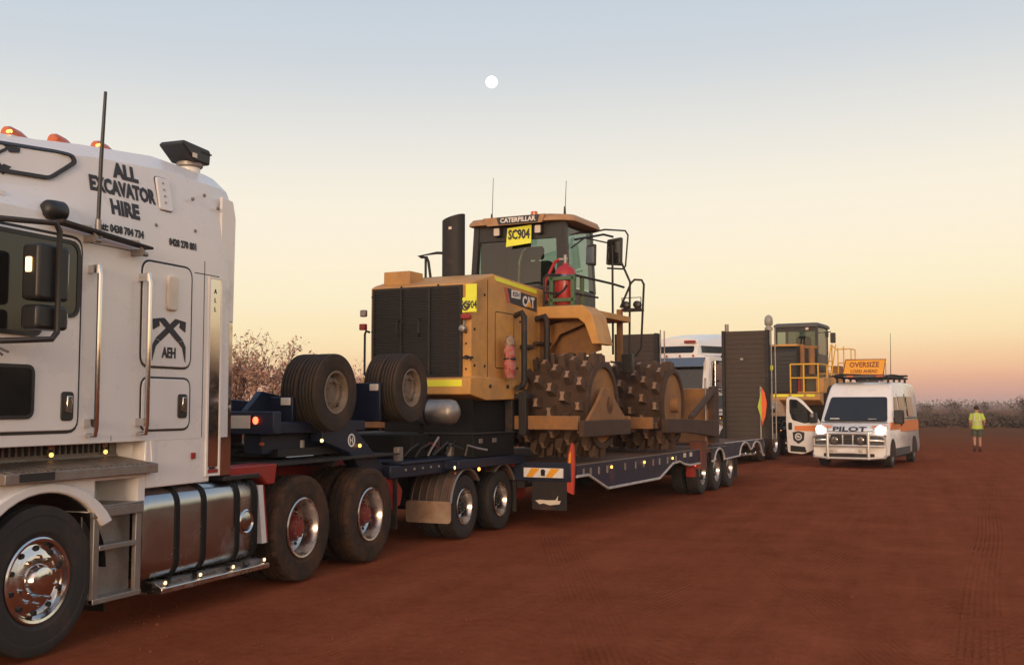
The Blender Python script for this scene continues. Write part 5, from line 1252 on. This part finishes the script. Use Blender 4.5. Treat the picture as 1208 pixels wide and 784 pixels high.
    for x in (-.30, .55): obj('amber_lamp', MB().box(x-.09, x+.09, 1.60, 1.62, 2.59, 2.64), AMBERLENS, t)
    b = MB(); b.box(-.86, -.1, 1.75, 2.6, 2.60, 2.64); b.loft([[(x, y, z+k) for x, y, z in ((-.95, 1.7, 2.60), (-.6, 1.6, 2.68), (.0, 1.65, 2.66), (.0, 1.7, 2.60))] for k in (0, .02)])
    b.tube([(.45, 1.8, 2.60), (.75, 2.6, 2.66), (1.0, 2.9, 2.62)], .03, 6); b.tube([(.55, 2.2, 2.62), (.95, 3.8, 2.66)], .03, 6)
    obj('rack_load', b, DARKSTEEL, t)
    sg = obj('oversize_sign', MB().loft([[(x, y, z) for x, y, z in ((-.58, 1.92, 2.68), (.60, 1.92, 2.66), (.66, 2.02, 3.12), (-.50, 2.02, 3.13))], [(x, y+.03, z) for x, y, z in ((-.58, 1.92, 2.68), (.60, 1.92, 2.66), (.66, 2.02, 3.12), (-.50, 2.02, 3.13))]]), SIGNO, t)
    sub('sign_frame', MB().tube([(-.58, 1.92, 2.68), (.60, 1.92, 2.66), (.66, 2.02, 3.12), (-.50, 2.02, 3.13), (-.58, 1.92, 2.68)], .018, 6), INKR, sg)
    for w_, h, z, sx, y in (('OVERSIZE', .15, 2.965, .92, 1.978), ('LOAD AHEAD', .095, 2.77, .92, 1.934)):
        o = text(w_, h, INKR, sg, (.045, y, z), '-y', sx, .03)
        for v in o.data.vertices: v.co.y += (v.co.z-z)*.21
    obj('sign_stay', MB().tube([(-.3, 2.05, 3.0), (-.3, 2.6, 2.6)], .015, 6).tube([(.4, 2.05, 3.0), (.4, 2.6, 2.6)], .015, 6), DARKSTEEL, t)
    obj('whip_antenna', MB().tube([(.78, 2.1, 2.6), (.80, 2.1, 3.9)], [.012, .006], 5), BLACK, t)
    return t

# ------------------------------------------------------------------ person walking away
def build_person(frame):
    t = thing('person', 'person in a lime hi-vis vest and dark shorts walking away across the red dirt', 'person', frame)
    V = {'pelvis': ((0, 0, .92), .13), 'waist': ((0, .01, 1.05), .125), 'chest': ((0, .02, 1.25), .14), 'neckb': ((0, .03, 1.44), .075), 'neck': ((0, .045, 1.50), .055), 'head': ((0, .06, 1.60), .085), 'crown': ((0, .06, 1.69), .06),
         'shL': ((-.17, .02, 1.38), .065), 'elL': ((-.25, -.02, 1.13), .045), 'wrL': ((-.23, .12, .93), .032), 'haL': ((-.22, .17, .86), .035),
         'shR': ((.17, .02, 1.38), .065), 'elR': ((.27, .0, 1.14), .045), 'wrR': ((.24, .14, .98), .032), 'haR': ((.22, .20, .93), .035),
         'hiL': ((-.09, 0, .86), .095), 'knL': ((-.10, .03, .49), .058), 'caL': ((-.10, -.08, .34), .055), 'anL': ((-.11, -.22, .15), .036), 'toL': ((-.12, -.16, .03), .035),
         'hiR': ((.09, .02, .86), .095), 'knR': ((.09, .10, .47), .058), 'caR': ((.09, .08, .32), .056), 'anR': ((.09, .10, .09), .036), 'toR': ((.10, .24, .035), .035)}
    E_ = [('pelvis', 'waist'), ('waist', 'chest'), ('chest', 'neckb'), ('neckb', 'neck'), ('neck', 'head'), ('head', 'crown'), ('chest', 'shL'), ('shL', 'elL'), ('elL', 'wrL'), ('wrL', 'haL'), ('chest', 'shR'), ('shR', 'elR'), ('elR', 'wrR'), ('wrR', 'haR'),
          ('pelvis', 'hiL'), ('hiL', 'knL'), ('knL', 'caL'), ('caL', 'anL'), ('anL', 'toL'), ('pelvis', 'hiR'), ('hiR', 'knR'), ('knR', 'caR'), ('caR', 'anR'), ('anR', 'toR')]
    # fingers: five short chains rooted in each palm
    for sd_, hb in (('L', Vector(V['haL'][0])), ('R', Vector(V['haR'][0]))):
        s = -1 if sd_ == 'L' else 1
        for i, (dx, ln) in enumerate(((-.022, .055), (-.008, .065), (.008, .06), (.02, .048))):
            V['f%s%d' % (sd_, i)] = (tuple(hb+Vector((dx, .03, -.03))), .011); V['g%s%d' % (sd_, i)] = (tuple(hb+Vector((dx*1.1, .035+ln*.4, -.03-ln))), .008)
            E_ += [('ha'+sd_, 'f%s%d' % (sd_, i)), ('f%s%d' % (sd_, i), 'g%s%d' % (sd_, i))]
        V['t'+sd_] = (tuple(hb+Vector((-s*.035, .03, -.01))), .011); E_.append(('ha'+sd_, 't'+sd_))
    names = list(V); me = bpy.data.meshes.new('body')
    me.from_pydata([V[n][0] for n in names], [(names.index(a), names.index(b)) for a, b in E_], [])
    o = link('body', me, t)
    m = o.modifiers.new('skin', 'SKIN'); m.use_smooth_shade = True; m.use_x_symmetry = False
    if not me.skin_vertices:
        bm = bmesh.new(); bm.from_mesh(me); bm.verts.layers.skin.verify(); bm.to_mesh(me); bm.free()
    sk = me.skin_vertices[0].data
    for i, n in enumerate(names):
        r = V[n][1]; sk[i].radius = (r*(1.25 if n in ('chest', 'waist', 'pelvis') else 1), r*(.9 if n in ('chest', 'waist') else 1)); sk[i].use_root = (n == 'pelvis')
    me.materials.append(SKIN)
    s2 = o.modifiers.new('sub', 'SUBSURF'); s2.levels = s2.render_levels = 2
    def el_(cx, cy, z, a, b, n=20): return [(cx+a*math.cos(2*PI*i/n), cy+b*math.sin(2*PI*i/n), z+.006*math.sin(5*2*PI*i/n)) for i in range(n)]
    vest = MB().loft([el_(0, .0, .86, .205, .145), el_(0, .0, .95, .195, .14), el_(0, .01, 1.08, .190, .135), el_(0, .015, 1.25, .205, .145), el_(0, .02, 1.38, .205, .13), el_(0, .03, 1.44, .15, .10), el_(0, .04, 1.475, .085, .075)], caps=False)
    v = obj('vest', vest, LIME, t, smooth=70)
    for s in (1, -1):
        q = [V['sh'+('R' if s > 0 else 'L')][0], V['el'+('R' if s > 0 else 'L')][0]]
        a, b_ = Vector(q[0]), Vector(q[1])
        obj('sleeve', MB().tube([a+Vector((-s*.03, 0, .02)), a, a.lerp(b_, .75)], [.085, .085, .07], 12), LIME, t, smooth=70)
    for z in (1.02, 1.14): sub('reflective_band', MB().loft([el_(0, .008, z+dz, .200, .145) for dz in (0, .05)], caps=False), mat('silver_band', (.45, .46, .38), .35), v)
    for x in (-.09, .09): sub('reflective_band', MB().loft([[(x-.025, -.142+.01*k, z), (x+.025, -.142+.01*k, z), (x+.025, -.148+.01*k, z), (x-.025, -.148+.01*k, z)] for k, z in ((0, 1.16), (0, 1.30), (3, 1.40))]), mat('silver_band', (.45, .46, .38), .35), v)
    sh = MB().loft([el_(0, 0, .99, .175, .125), el_(0, 0, .88, .195, .14), el_(0, .005, .80, .19, .135)])
    so_ = obj('shorts', sh, SHORTS, t, smooth=70)
    for n_, x in (('L', -.09), ('R', .09)):
        h, k = Vector(V['hi'+n_][0]), Vector(V['kn'+n_][0])
        obj('shorts_leg', MB().tube([h+Vector((0, 0, .02)), h.lerp(k, .4), h.lerp(k, .72)], [.108, .105, .102], 14), SHORTS, t, smooth=70)
    hd = MB(); hd.ball((0, .055, 1.655), .102, 14, 10, (.88, 1.0, .95)); hd.lathe([(.10, 0), (.125, -.01), (.125, -.016), (.09, -.006)], (0, .075, 1.655), 'z', 18, closed=True)
    obj('cap', hd, HAIR, t, smooth=60)
    f = MB()
    for s in (1, -1): f.ball((s*.082, .055, 1.60), .022, 8, 6, (.4, .8, 1.2)); f.ball((s*.03, .145, 1.615), .011, 6, 5)
    f.ball((0, .165, 1.585), .016, 6, 5, (.8, 1, 1.3)); f.ball((0, .148, 1.548), .02, 8, 4, (1.3, .5, .3))
    obj('face', f, SKIN, t, smooth=60)
    for n_, fl in (('L', 1), ('R', 0)):
        a = Vector(V['an'+n_][0]); to = Vector(V['to'+n_][0]); bt = MB()
        dirv = (to-a)
        if fl: bt.tube([a+Vector((0, 0, .10)), a, a.lerp(to, .5)+Vector((0, .0, -.01)), to+Vector((0, .06, -.005))], [.05, .056, .05, .038], 10)
        else: bt.tube([a+Vector((0, -.01, .10)), a+Vector((0, -.01, -.02)), a+Vector((0, .07, -.05)), to+Vector((0, .02, 0))], [.05, .055, .048, .036], 10)
        obj('boot', bt, BOOT, t, smooth=60)
    return t

# ------------------------------------------------------------------ ground
def ground():
    def axis(lo, hi, fine0, fine1, step):
        a = []; x = fine0
        while x <= fine1: a.append(x); x += step
        d = step; x = fine1
        while x < hi: d *= 1.35; x += d; a.append(min(x, hi))
        d = step; x = fine0
        while x > lo: d *= 1.35; x -= d; a.insert(0, max(x, lo))
        return a
    xs = axis(-2500, 2500, -12, 10, .14); ys = axis(-600, 3500, .5, 42, .20)
    vs = []
    for y in ys:
        for x in xs:
            z = 0
            if -12.5 < x < 10.5 and .3 < y < 43:
                z = .016*noise.noise(Vector((x*.45, y*.28, 0)))+.007*noise.noise(Vector((x*1.7, y*.9, 3)))+.003*noise.noise(Vector((x*5, y*3, 7)))-.010
                for xc in (-1.2, .75, 2.1):               # shallow wheel ruts curving past the camera
                    c = xc+.12*(y-8)+.7*math.sin(y*.07+xc)
                    z -= .012*math.exp(-((x-c)/.22)**2)
            vs.append((x, y, z-.004))
    n = len(xs); fs = [(j*n+i, j*n+i+1, (j+1)*n+i+1, (j+1)*n+i) for j in range(len(ys)-1) for i in range(n-1)]
    me = bpy.data.meshes.new('ground'); me.from_pydata(vs, [], fs); me.polygons.foreach_set('use_smooth', [True]*len(fs))
    o = link('ground', me); o['kind'] = 'structure'
    m = bpy.data.materials.new('red_dirt'); m.use_nodes = True; nt = m.node_tree; b = nt.nodes['Principled BSDF']
    N = nt.nodes.new; L = nt.links.new
    b.inputs['Roughness'].default_value = 1; b.inputs['Specular IOR Level'].default_value = 0
    tc = N('ShaderNodeTexCoord')
    def nz(scale, detail=8, rough=.6, sc_=None, rot=0):
        n_ = N('ShaderNodeTexNoise'); n_.inputs['Scale'].default_value = scale; n_.inputs['Detail'].default_value = detail; n_.inputs['Roughness'].default_value = rough
        if sc_ or rot:
            mp_ = N('ShaderNodeMapping'); mp_.inputs['Scale'].default_value = sc_ or (1, 1, 1); mp_.inputs['Rotation'].default_value = (0, 0, rot)
            L(tc.outputs['Object'], mp_.inputs[0]); L(mp_.outputs[0], n_.inputs['Vector'])
        else: L(tc.outputs['Object'], n_.inputs['Vector'])
        return n_
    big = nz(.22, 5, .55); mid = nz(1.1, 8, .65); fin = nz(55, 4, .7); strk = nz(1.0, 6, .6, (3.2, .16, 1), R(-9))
    r1 = N('ShaderNodeValToRGB'); e = r1.color_ramp.elements
    e[0].position = .32; e[0].color = (.225, .060, .0268, 1); e[1].position = .70; e[1].color = (.292, .084, .038, 1)
    L(mid.outputs[0], r1.inputs[0])
    def mul(a, fac_node, lo, hi, f0=.3, f1=.7):
        mr = N('ShaderNodeMapRange'); mr.inputs[1].default_value = f0; mr.inputs[2].default_value = f1; mr.inputs[3].default_value = lo; mr.inputs[4].default_value = hi
        L(fac_node.outputs[0], mr.inputs[0])
        mx = N('ShaderNodeMix'); mx.data_type = 'RGBA'; mx.blend_type = 'MULTIPLY'; mx.inputs['Factor'].default_value = 1
        L(a, mx.inputs['A']); L(mr.outputs[0], mx.inputs['B']); return mx.outputs['Result']
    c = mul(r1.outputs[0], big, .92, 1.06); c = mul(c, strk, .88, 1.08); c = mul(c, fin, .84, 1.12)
    c = mul(c, nz(9, 7, .7), .86, 1.10)
    # wheel tracks: pressed tread bars in straight bands over the yard
    spx = N('ShaderNodeSeparateXYZ'); L(tc.outputs['Object'], spx.inputs[0])
    def M(op, a, b_=None, c_=None):
        m_ = N('ShaderNodeMath'); m_.operation = op
        for i, v in enumerate((a, b_, c_)):
            if v is None: continue
            if isinstance(v, (int, float)): m_.inputs[i].default_value = v
            else: L(v, m_.inputs[i])
        return m_.outputs[0]
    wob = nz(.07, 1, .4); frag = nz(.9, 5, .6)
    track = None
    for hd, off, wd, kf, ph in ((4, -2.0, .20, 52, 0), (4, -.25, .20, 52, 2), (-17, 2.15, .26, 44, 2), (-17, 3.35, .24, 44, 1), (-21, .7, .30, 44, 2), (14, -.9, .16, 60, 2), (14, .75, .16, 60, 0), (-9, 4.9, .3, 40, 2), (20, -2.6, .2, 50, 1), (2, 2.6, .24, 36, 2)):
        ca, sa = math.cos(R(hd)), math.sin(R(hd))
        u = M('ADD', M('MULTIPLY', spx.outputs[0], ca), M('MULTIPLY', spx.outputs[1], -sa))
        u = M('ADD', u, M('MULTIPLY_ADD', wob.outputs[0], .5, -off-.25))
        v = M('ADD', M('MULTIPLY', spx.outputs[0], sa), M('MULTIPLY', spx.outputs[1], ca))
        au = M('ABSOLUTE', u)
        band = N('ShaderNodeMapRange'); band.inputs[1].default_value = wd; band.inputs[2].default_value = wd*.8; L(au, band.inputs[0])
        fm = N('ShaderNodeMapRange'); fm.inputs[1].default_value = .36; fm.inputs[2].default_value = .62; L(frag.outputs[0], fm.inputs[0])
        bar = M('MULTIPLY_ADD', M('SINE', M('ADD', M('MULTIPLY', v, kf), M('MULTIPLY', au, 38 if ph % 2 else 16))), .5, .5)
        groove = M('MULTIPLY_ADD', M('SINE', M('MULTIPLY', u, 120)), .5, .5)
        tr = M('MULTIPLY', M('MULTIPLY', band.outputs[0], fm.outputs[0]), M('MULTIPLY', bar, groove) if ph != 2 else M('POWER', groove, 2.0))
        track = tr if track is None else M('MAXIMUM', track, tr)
    tmx = N('ShaderNodeMix'); tmx.data_type = 'RGBA'; tmx.blend_type = 'MULTIPLY'; L(M('MULTIPLY', track, .20), tmx.inputs['Factor']); L(c, tmx.inputs['A']); tmx.inputs['B'].default_value = (.45, .42, .40, 1)  # tracks also darken the dirt colour, painting in the shade of their grooves
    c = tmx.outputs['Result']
    # far verge: dry olive grass tint in broad patches beyond the cleared yard
    sp = N('ShaderNodeSeparateXYZ'); L(tc.outputs['Object'], sp.inputs[0])
    vr = N('ShaderNodeMapRange'); vr.inputs[1].default_value = 62; vr.inputs[2].default_value = 95
    n4 = nz(.08, 5, .6); ad = N('ShaderNodeMath'); ad.operation = 'MULTIPLY_ADD'; ad.inputs[1].default_value = 40
    L(n4.outputs[0], ad.inputs[0]); L(sp.outputs[1], ad.inputs[2]); L(ad.outputs[0], vr.inputs[0])
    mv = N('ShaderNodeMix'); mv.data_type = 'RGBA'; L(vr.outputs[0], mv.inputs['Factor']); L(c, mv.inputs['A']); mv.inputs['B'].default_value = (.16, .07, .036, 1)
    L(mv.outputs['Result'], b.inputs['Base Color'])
    # relief: grit, tread ribs along the tracks in patches
    wv = N('ShaderNodeTexWave'); wv.bands_direction = 'X'; wv.inputs['Scale'].default_value = 5.5; wv.inputs['Distortion'].default_value = 1.6; wv.inputs['Detail'].default_value = 3; wv.inputs['Detail Scale'].default_value = 2
    mpw = N('ShaderNodeMapping'); mpw.inputs['Rotation'].default_value = (0, 0, R(8)); L(tc.outputs['Object'], mpw.inputs[0]); L(mpw.outputs[0], wv.inputs['Vector'])
    msk = nz(.55, 4, .5, (1.6, .35, 1), R(6)); mr = N('ShaderNodeMapRange'); mr.inputs[1].default_value = .54; mr.inputs[2].default_value = .66
    L(msk.outputs[0], mr.inputs[0])
    wm = N('ShaderNodeMath'); wm.operation = 'MULTIPLY'; L(wv.outputs['Fac'], wm.inputs[0]); L(mr.outputs[0], wm.inputs[1])
    wv2 = N('ShaderNodeTexWave'); wv2.bands_direction = 'DIAGONAL'; wv2.inputs['Scale'].default_value = 4.2; wv2.inputs['Distortion'].default_value = 3; wv2.inputs['Detail'].default_value = 3
    L(tc.outputs['Object'], wv2.inputs['Vector'])
    msk2 = nz(.7, 4, .5, (1, .5, 1), R(30)); mr2 = N('ShaderNodeMapRange'); mr2.inputs[1].default_value = .58; mr2.inputs[2].default_value = .68
    L(msk2.outputs[0], mr2.inputs[0])
    wm2 = N('ShaderNodeMath'); wm2.operation = 'MULTIPLY'; L(wv2.outputs['Fac'], wm2.inputs[0]); L(mr2.outputs[0], wm2.inputs[1])
    b1 = N('ShaderNodeBump'); b1.inputs['Strength'].default_value = .55; b1.inputs['Distance'].default_value = .02; L(wm.outputs[0], b1.inputs['Height'])
    b1b = N('ShaderNodeBump'); b1b.inputs['Strength'].default_value = .35; b1b.inputs['Distance'].default_value = .02; L(wm2.outputs[0], b1b.inputs['Height']); L(b1.outputs[0], b1b.inputs['Normal'])
    b2 = N('ShaderNodeBump'); b2.inputs['Strength'].default_value = .6; b2.inputs['Distance'].default_value = .03; g2 = nz(7, 9, .7); L(g2.outputs[0], b2.inputs['Height']); L(b1b.outputs[0], b2.inputs['Normal'])
    b3 = N('ShaderNodeBump'); b3.inputs['Strength'].default_value = .5; b3.inputs['Distance'].default_value = .008; L(fin.outputs[0], b3.inputs['Height']); L(b2.outputs[0], b3.inputs['Normal'])
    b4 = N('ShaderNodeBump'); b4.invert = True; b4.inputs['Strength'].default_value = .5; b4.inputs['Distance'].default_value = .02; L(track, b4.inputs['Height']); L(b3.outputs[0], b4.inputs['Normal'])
    b3 = b4
    L(b3.outputs[0], b.inputs['Normal'])
    me.materials.append(m)
    return o
ground()
# small loose stones and clods on the yard
def pebbles():
    rng = random.Random(11); b = MB()
    for i in range(1500):
        d = 3.2+rng.random()**1.6*26; a = R(AZ)+R(rng.uniform(-27, 27))
        x, y = -d*math.sin(a), d*math.cos(a); r = rng.uniform(.003, .007)*(1+(rng.random() < .04)*1.2)
        q = [(math.cos(k*2*PI/5+rng.random()*.6)*r*rng.uniform(.7, 1.2), math.sin(k*2*PI/5+rng.random()*.6)*r*rng.uniform(.7, 1.2)) for k in range(5)]
        o = len(b.v); z = -.012
        b.add([(x+u, y+v, z) for u, v in q]+[(x+u*.6, y+v*.6, z+r*.9+.008) for u, v in q], [(j, (j+1) % 5, 5+(j+1) % 5, 5+j) for j in range(5)]+[(5, 6, 7, 8, 9)])
    o = obj('gravel', b, mat('dirt_clod', (.19, .05, .022), .95, var=.3, scale=2)); o['kind'] = 'stuff'
pebbles()

# ------------------------------------------------------------------ vegetation
LEAF_P = mat('dry_pink_leaf', (.46, .28, .205), .8, var=.5, scale=1.2)
LEAF_O = mat('olive_scrub_leaf', (.082, .058, .035), .85, var=.5, scale=.6)
LEAF_B = mat('brown_scrub_leaf', (.10, .062, .043), .85, var=.5, scale=.6)
BARK = mat('grey_brown_bark', (.10, .065, .05), .9, var=.3, bump=.3)
def leafq(b, c, s, rng):
    n = Vector((rng.gauss(0, 1), rng.gauss(0, 1), rng.gauss(0, 1))).normalized(); u = n.orthogonal().normalized(); v = n.cross(u)
    a = rng.random()*6.28; u, v = u*math.cos(a)+v*math.sin(a), v*math.cos(a)-u*math.sin(a)
    b.add([c-u*s, c+v*s*.45, c+u*s, c-v*s*.45], [(0, 1, 2, 3)])
def build_bush(name, label, x, y, h, wd, seed, leafm, group=None, leaves=2600, ls=.055, bare=.25, cat='bush'):
    rng = random.Random(seed); t = thing(name, label, cat, (x, y, 0), (0, 0, 0), group)
    tw = MB(); lf = MB(); tips = []
    def grow(p, d, ln, r, lev):
        pts = [p]; q = p
        for k in range(3):
            d = (d+Vector((rng.gauss(0, .16), rng.gauss(0, .16), rng.gauss(.03, .10)))).normalized(); q = q+d*ln/3; pts.append(q)
        tw.tube(pts, [r, r*.85, r*.7, r*.5], 4 if lev < 2 else 3)
        if lev >= 4: tips.append((pts[1], pts[3])); return
        for k in range(rng.choice((2, 3, 3))):
            dd = (d+Vector((rng.gauss(0, .55), rng.gauss(0, .55), rng.gauss(.08, .35)))).normalized()
            grow(pts[rng.choice((2, 3))], dd, ln*rng.uniform(.62, .85), r*.55, lev+1)
        if lev >= 2: tips.append((pts[1], pts[3]))
    for k in range(7):
        a = rng.random()*6.28; s = rng.uniform(.1, .55)*wd/h
        grow(Vector((rng.gauss(0, .15), rng.gauss(0, .15), -.05)), Vector((math.cos(a)*s, math.sin(a)*s, 1)).normalized(), h*.30, .045*h/4, 0)
    mz = max(p[2] for p in tw.v); k = h/mz
    tw.v = [(p[0]*k, p[1]*k, p[2]*k) for p in tw.v]; tips = [(a*k, c*k) for a, c in tips]
    for i in range(leaves):
        a, c = rng.choice(tips); p = a.lerp(c, rng.random())
        if p.z > h*(1-bare) and rng.random() < .75: continue
        leafq(lf, p+Vector((rng.gauss(0, .07), rng.gauss(0, .07), rng.gauss(0, .07))), ls*rng.uniform(.6, 1.4), rng)
    obj('trunk', tw, BARK, t); obj('crown', lf, leafm, t)
    return t
build_bush('bush', 'tall twiggy bush with pale pinkish leaves behind the white cab', -20.6, 30.0, 4.2, 4.4, 3, LEAF_P, 'twiggy bushes beyond the convoy', 9500, .062, .3)
build_bush('bush', 'low twiggy bush just showing between the two pairs of spare wheels', -21.8, 41.0, 3.9, 3.6, 8, LEAF_P, 'twiggy bushes beyond the convoy', 2400, .06)
def scrub():
    rng = random.Random(21)
    for nm, m_, cnt in (('scrub', LEAF_O, 900), ('dry_scrub', LEAF_B, 800)):
        b = MB()
        for i in range(cnt):
            a = R(AZ)+R(rng.uniform(-30, 30)); d = rng.choice((rng.uniform(92, 118), rng.uniform(108, 190)))
            x, y = -d*math.sin(a), d*math.cos(a); h = rng.uniform(.35, .88); w_ = h*rng.uniform(.8, 1.8)
            for k in range(64):
                u = rng.random(); p = Vector((x+rng.gauss(0, w_*.45), y+rng.gauss(0, w_*.45), h*u**.8*(1-.25*rng.random())))
                leafq(b, p, rng.uniform(.12, .26), rng)
        o = obj(nm, b, m_); o['kind'] = 'stuff'
scrub()
def far_belt():
    """trees round the yard outside the view (they show as reflections in the truck) and the low far tree line"""
    rng = random.Random(5); b = MB()
    for i in range(260):
        a = R(rng.uniform(-150, -14)); d = rng.uniform(48, 66); h = rng.uniform(3.2, 6.4); w_ = rng.uniform(2.2, 4)
        x, y = -d*math.sin(a), d*math.cos(a)
        for k in range(90):
            leafq(b, Vector((x+rng.gauss(0, w_*.4), y+rng.gauss(0, w_*.4), h*rng.random()**.8)), rng.uniform(.3, .55), rng)
    o = obj('tree_belt', b, LEAF_O); o['kind'] = 'stuff'
    b = MB()
    for i in range(900):
        a = R(AZ)+R(rng.uniform(-34, 34)); d = rng.uniform(420, 900); h = rng.uniform(1.5, 4.5)*(1 if rng.random() < .9 else 1.7); w_ = h*1.6
        x, y = -d*math.sin(a), d*math.cos(a)
        for k in range(26): leafq(b, Vector((x+rng.gauss(0, w_*.5), y+rng.gauss(0, w_*.5), h*rng.random())), rng.uniform(.5, 1.0), rng)
    o = obj('far_tree_line', b, mat('far_bush_leaf', (.20, .13, .11), .9, var=.4, scale=.2)); o['kind'] = 'stuff'
far_belt()
rng = random.Random(77)
for i, (px, d, h, w_, lab) in enumerate([(1122, 150, 3.0, 1.8, 'thin dark tree rising above the scrub line left of the walking person'), (1204, 118, 3.1, 1.6, 'small pinkish tree on the skyline at the right edge of the scrub'),
                                   (1160, 190, 2.7, 1.6, 'tiny bare tree on the skyline above the walking person'), (1092, 170, 2.4, 2, 'low dark shrub on the skyline beside the pilot van rear')]):
    r = (px-604)/1270.; a = R(AZ)-math.atan(r); q = d/math.cos(math.atan(r))
    build_bush('tree', lab, -q*math.sin(a), q*math.cos(a), h, w_, 40+i, LEAF_B, 'small trees on the skyline', 320, .10, .15, 'tree')

# ------------------------------------------------------------------ moon
mo = MB(); mo.ball((0, 0, 0), 1, 32, 16)
md = bpy.data.objects.new('moon', mo.mesh('moon', L_MOON, smooth=90)); C.objects.link(md)
dirn = Vector(((580-604)/1270., 1, (392-97)/1270.)); dirn = Matrix.Rotation(R(3.874), 3, 'X') @ dirn; dirn = Matrix.Rotation(R(AZ), 3, 'Z') @ dirn
md.location = Vector((0, 0, 1.75))+dirn*2400; md.scale = (13.4,)*3
tag(md, 'full white moon high in the pale dusk sky', 'moon')

# ------------------------------------------------------------------ convoy
T1 = (-7.02, 6.0, 0)
D1 = (-7.02, 10.2, 2.6)
L1 = (-6.377, 15.0, 5.5)
build_truck('white cabover prime mover with charcoal lettering on its tall sleeper', T1, WHITE)
build_dolly('blue gooseneck dolly with ribbed mudguards between the near truck and its low loader', D1)
for nm, org in (('dusty spare wheel nearest the lane, in the front pair on the dolly', (1.05, .10, 1.89)), ('dusty spare wheel on the inner side of the front pair on the dolly', (.82, .10, 1.89)),
                ('dusty spare wheel nearest the lane, in the rear pair before the grille', (1.05, 1.80, 1.965)), ('dusty spare wheel on the inner side of the rear pair before the grille', (.82, 1.80, 1.965))):
    build_spare(nm, D1, org)
build_trailer('navy low loader trailer with white edging and upright tail ramps under the spiked drums', L1)
build_compactor(L1)
build_extinguisher(L1, (1.13, 1.22, 3.30))
build_bag(L1, (.96, -.42, 2.14))
T2 = (-6.42, 31.5, 10.0)
build_truck('white cabover truck with dark roof windows half hidden between the upright ramps', T2, CREAM, True)
D2 = (-6.15, 35.75, 6.5)
L2 = (-4.95, 39.6, 8.0)
build_dolly('dusty dolly under the second machine, behind the tail of the near trailer', D2)
build_trailer('far low loader trailer mostly hidden behind the pilot van', L2)
build_loader((-4.50, 40.6, 8.0))
build_van((-1.80, 32.0, 9.3))
build_person((2.15, 44.8, 0))

# ------------------------------------------------------------------ dusty dusk air
hz = link('haze', MB().box(-2700, 2700, -800, 3700, -1.2, 8.5).mesh('haze', []))
hz['kind'] = 'stuff'
hm = bpy.data.materials.new('haze_air'); hm.use_nodes = True; hn = hm.node_tree; hn.nodes.clear()
ho = hn.nodes.new('ShaderNodeOutputMaterial'); hv = hn.nodes.new('ShaderNodeVolumePrincipled')
hv.inputs['Color'].default_value = (.93, .86, .82, 1); hv.inputs['Density'].default_value = .00055; hv.inputs['Anisotropy'].default_value = 0
hn.links.new(hv.outputs[0], ho.inputs['Volume']); hz.data.materials.append(hm)
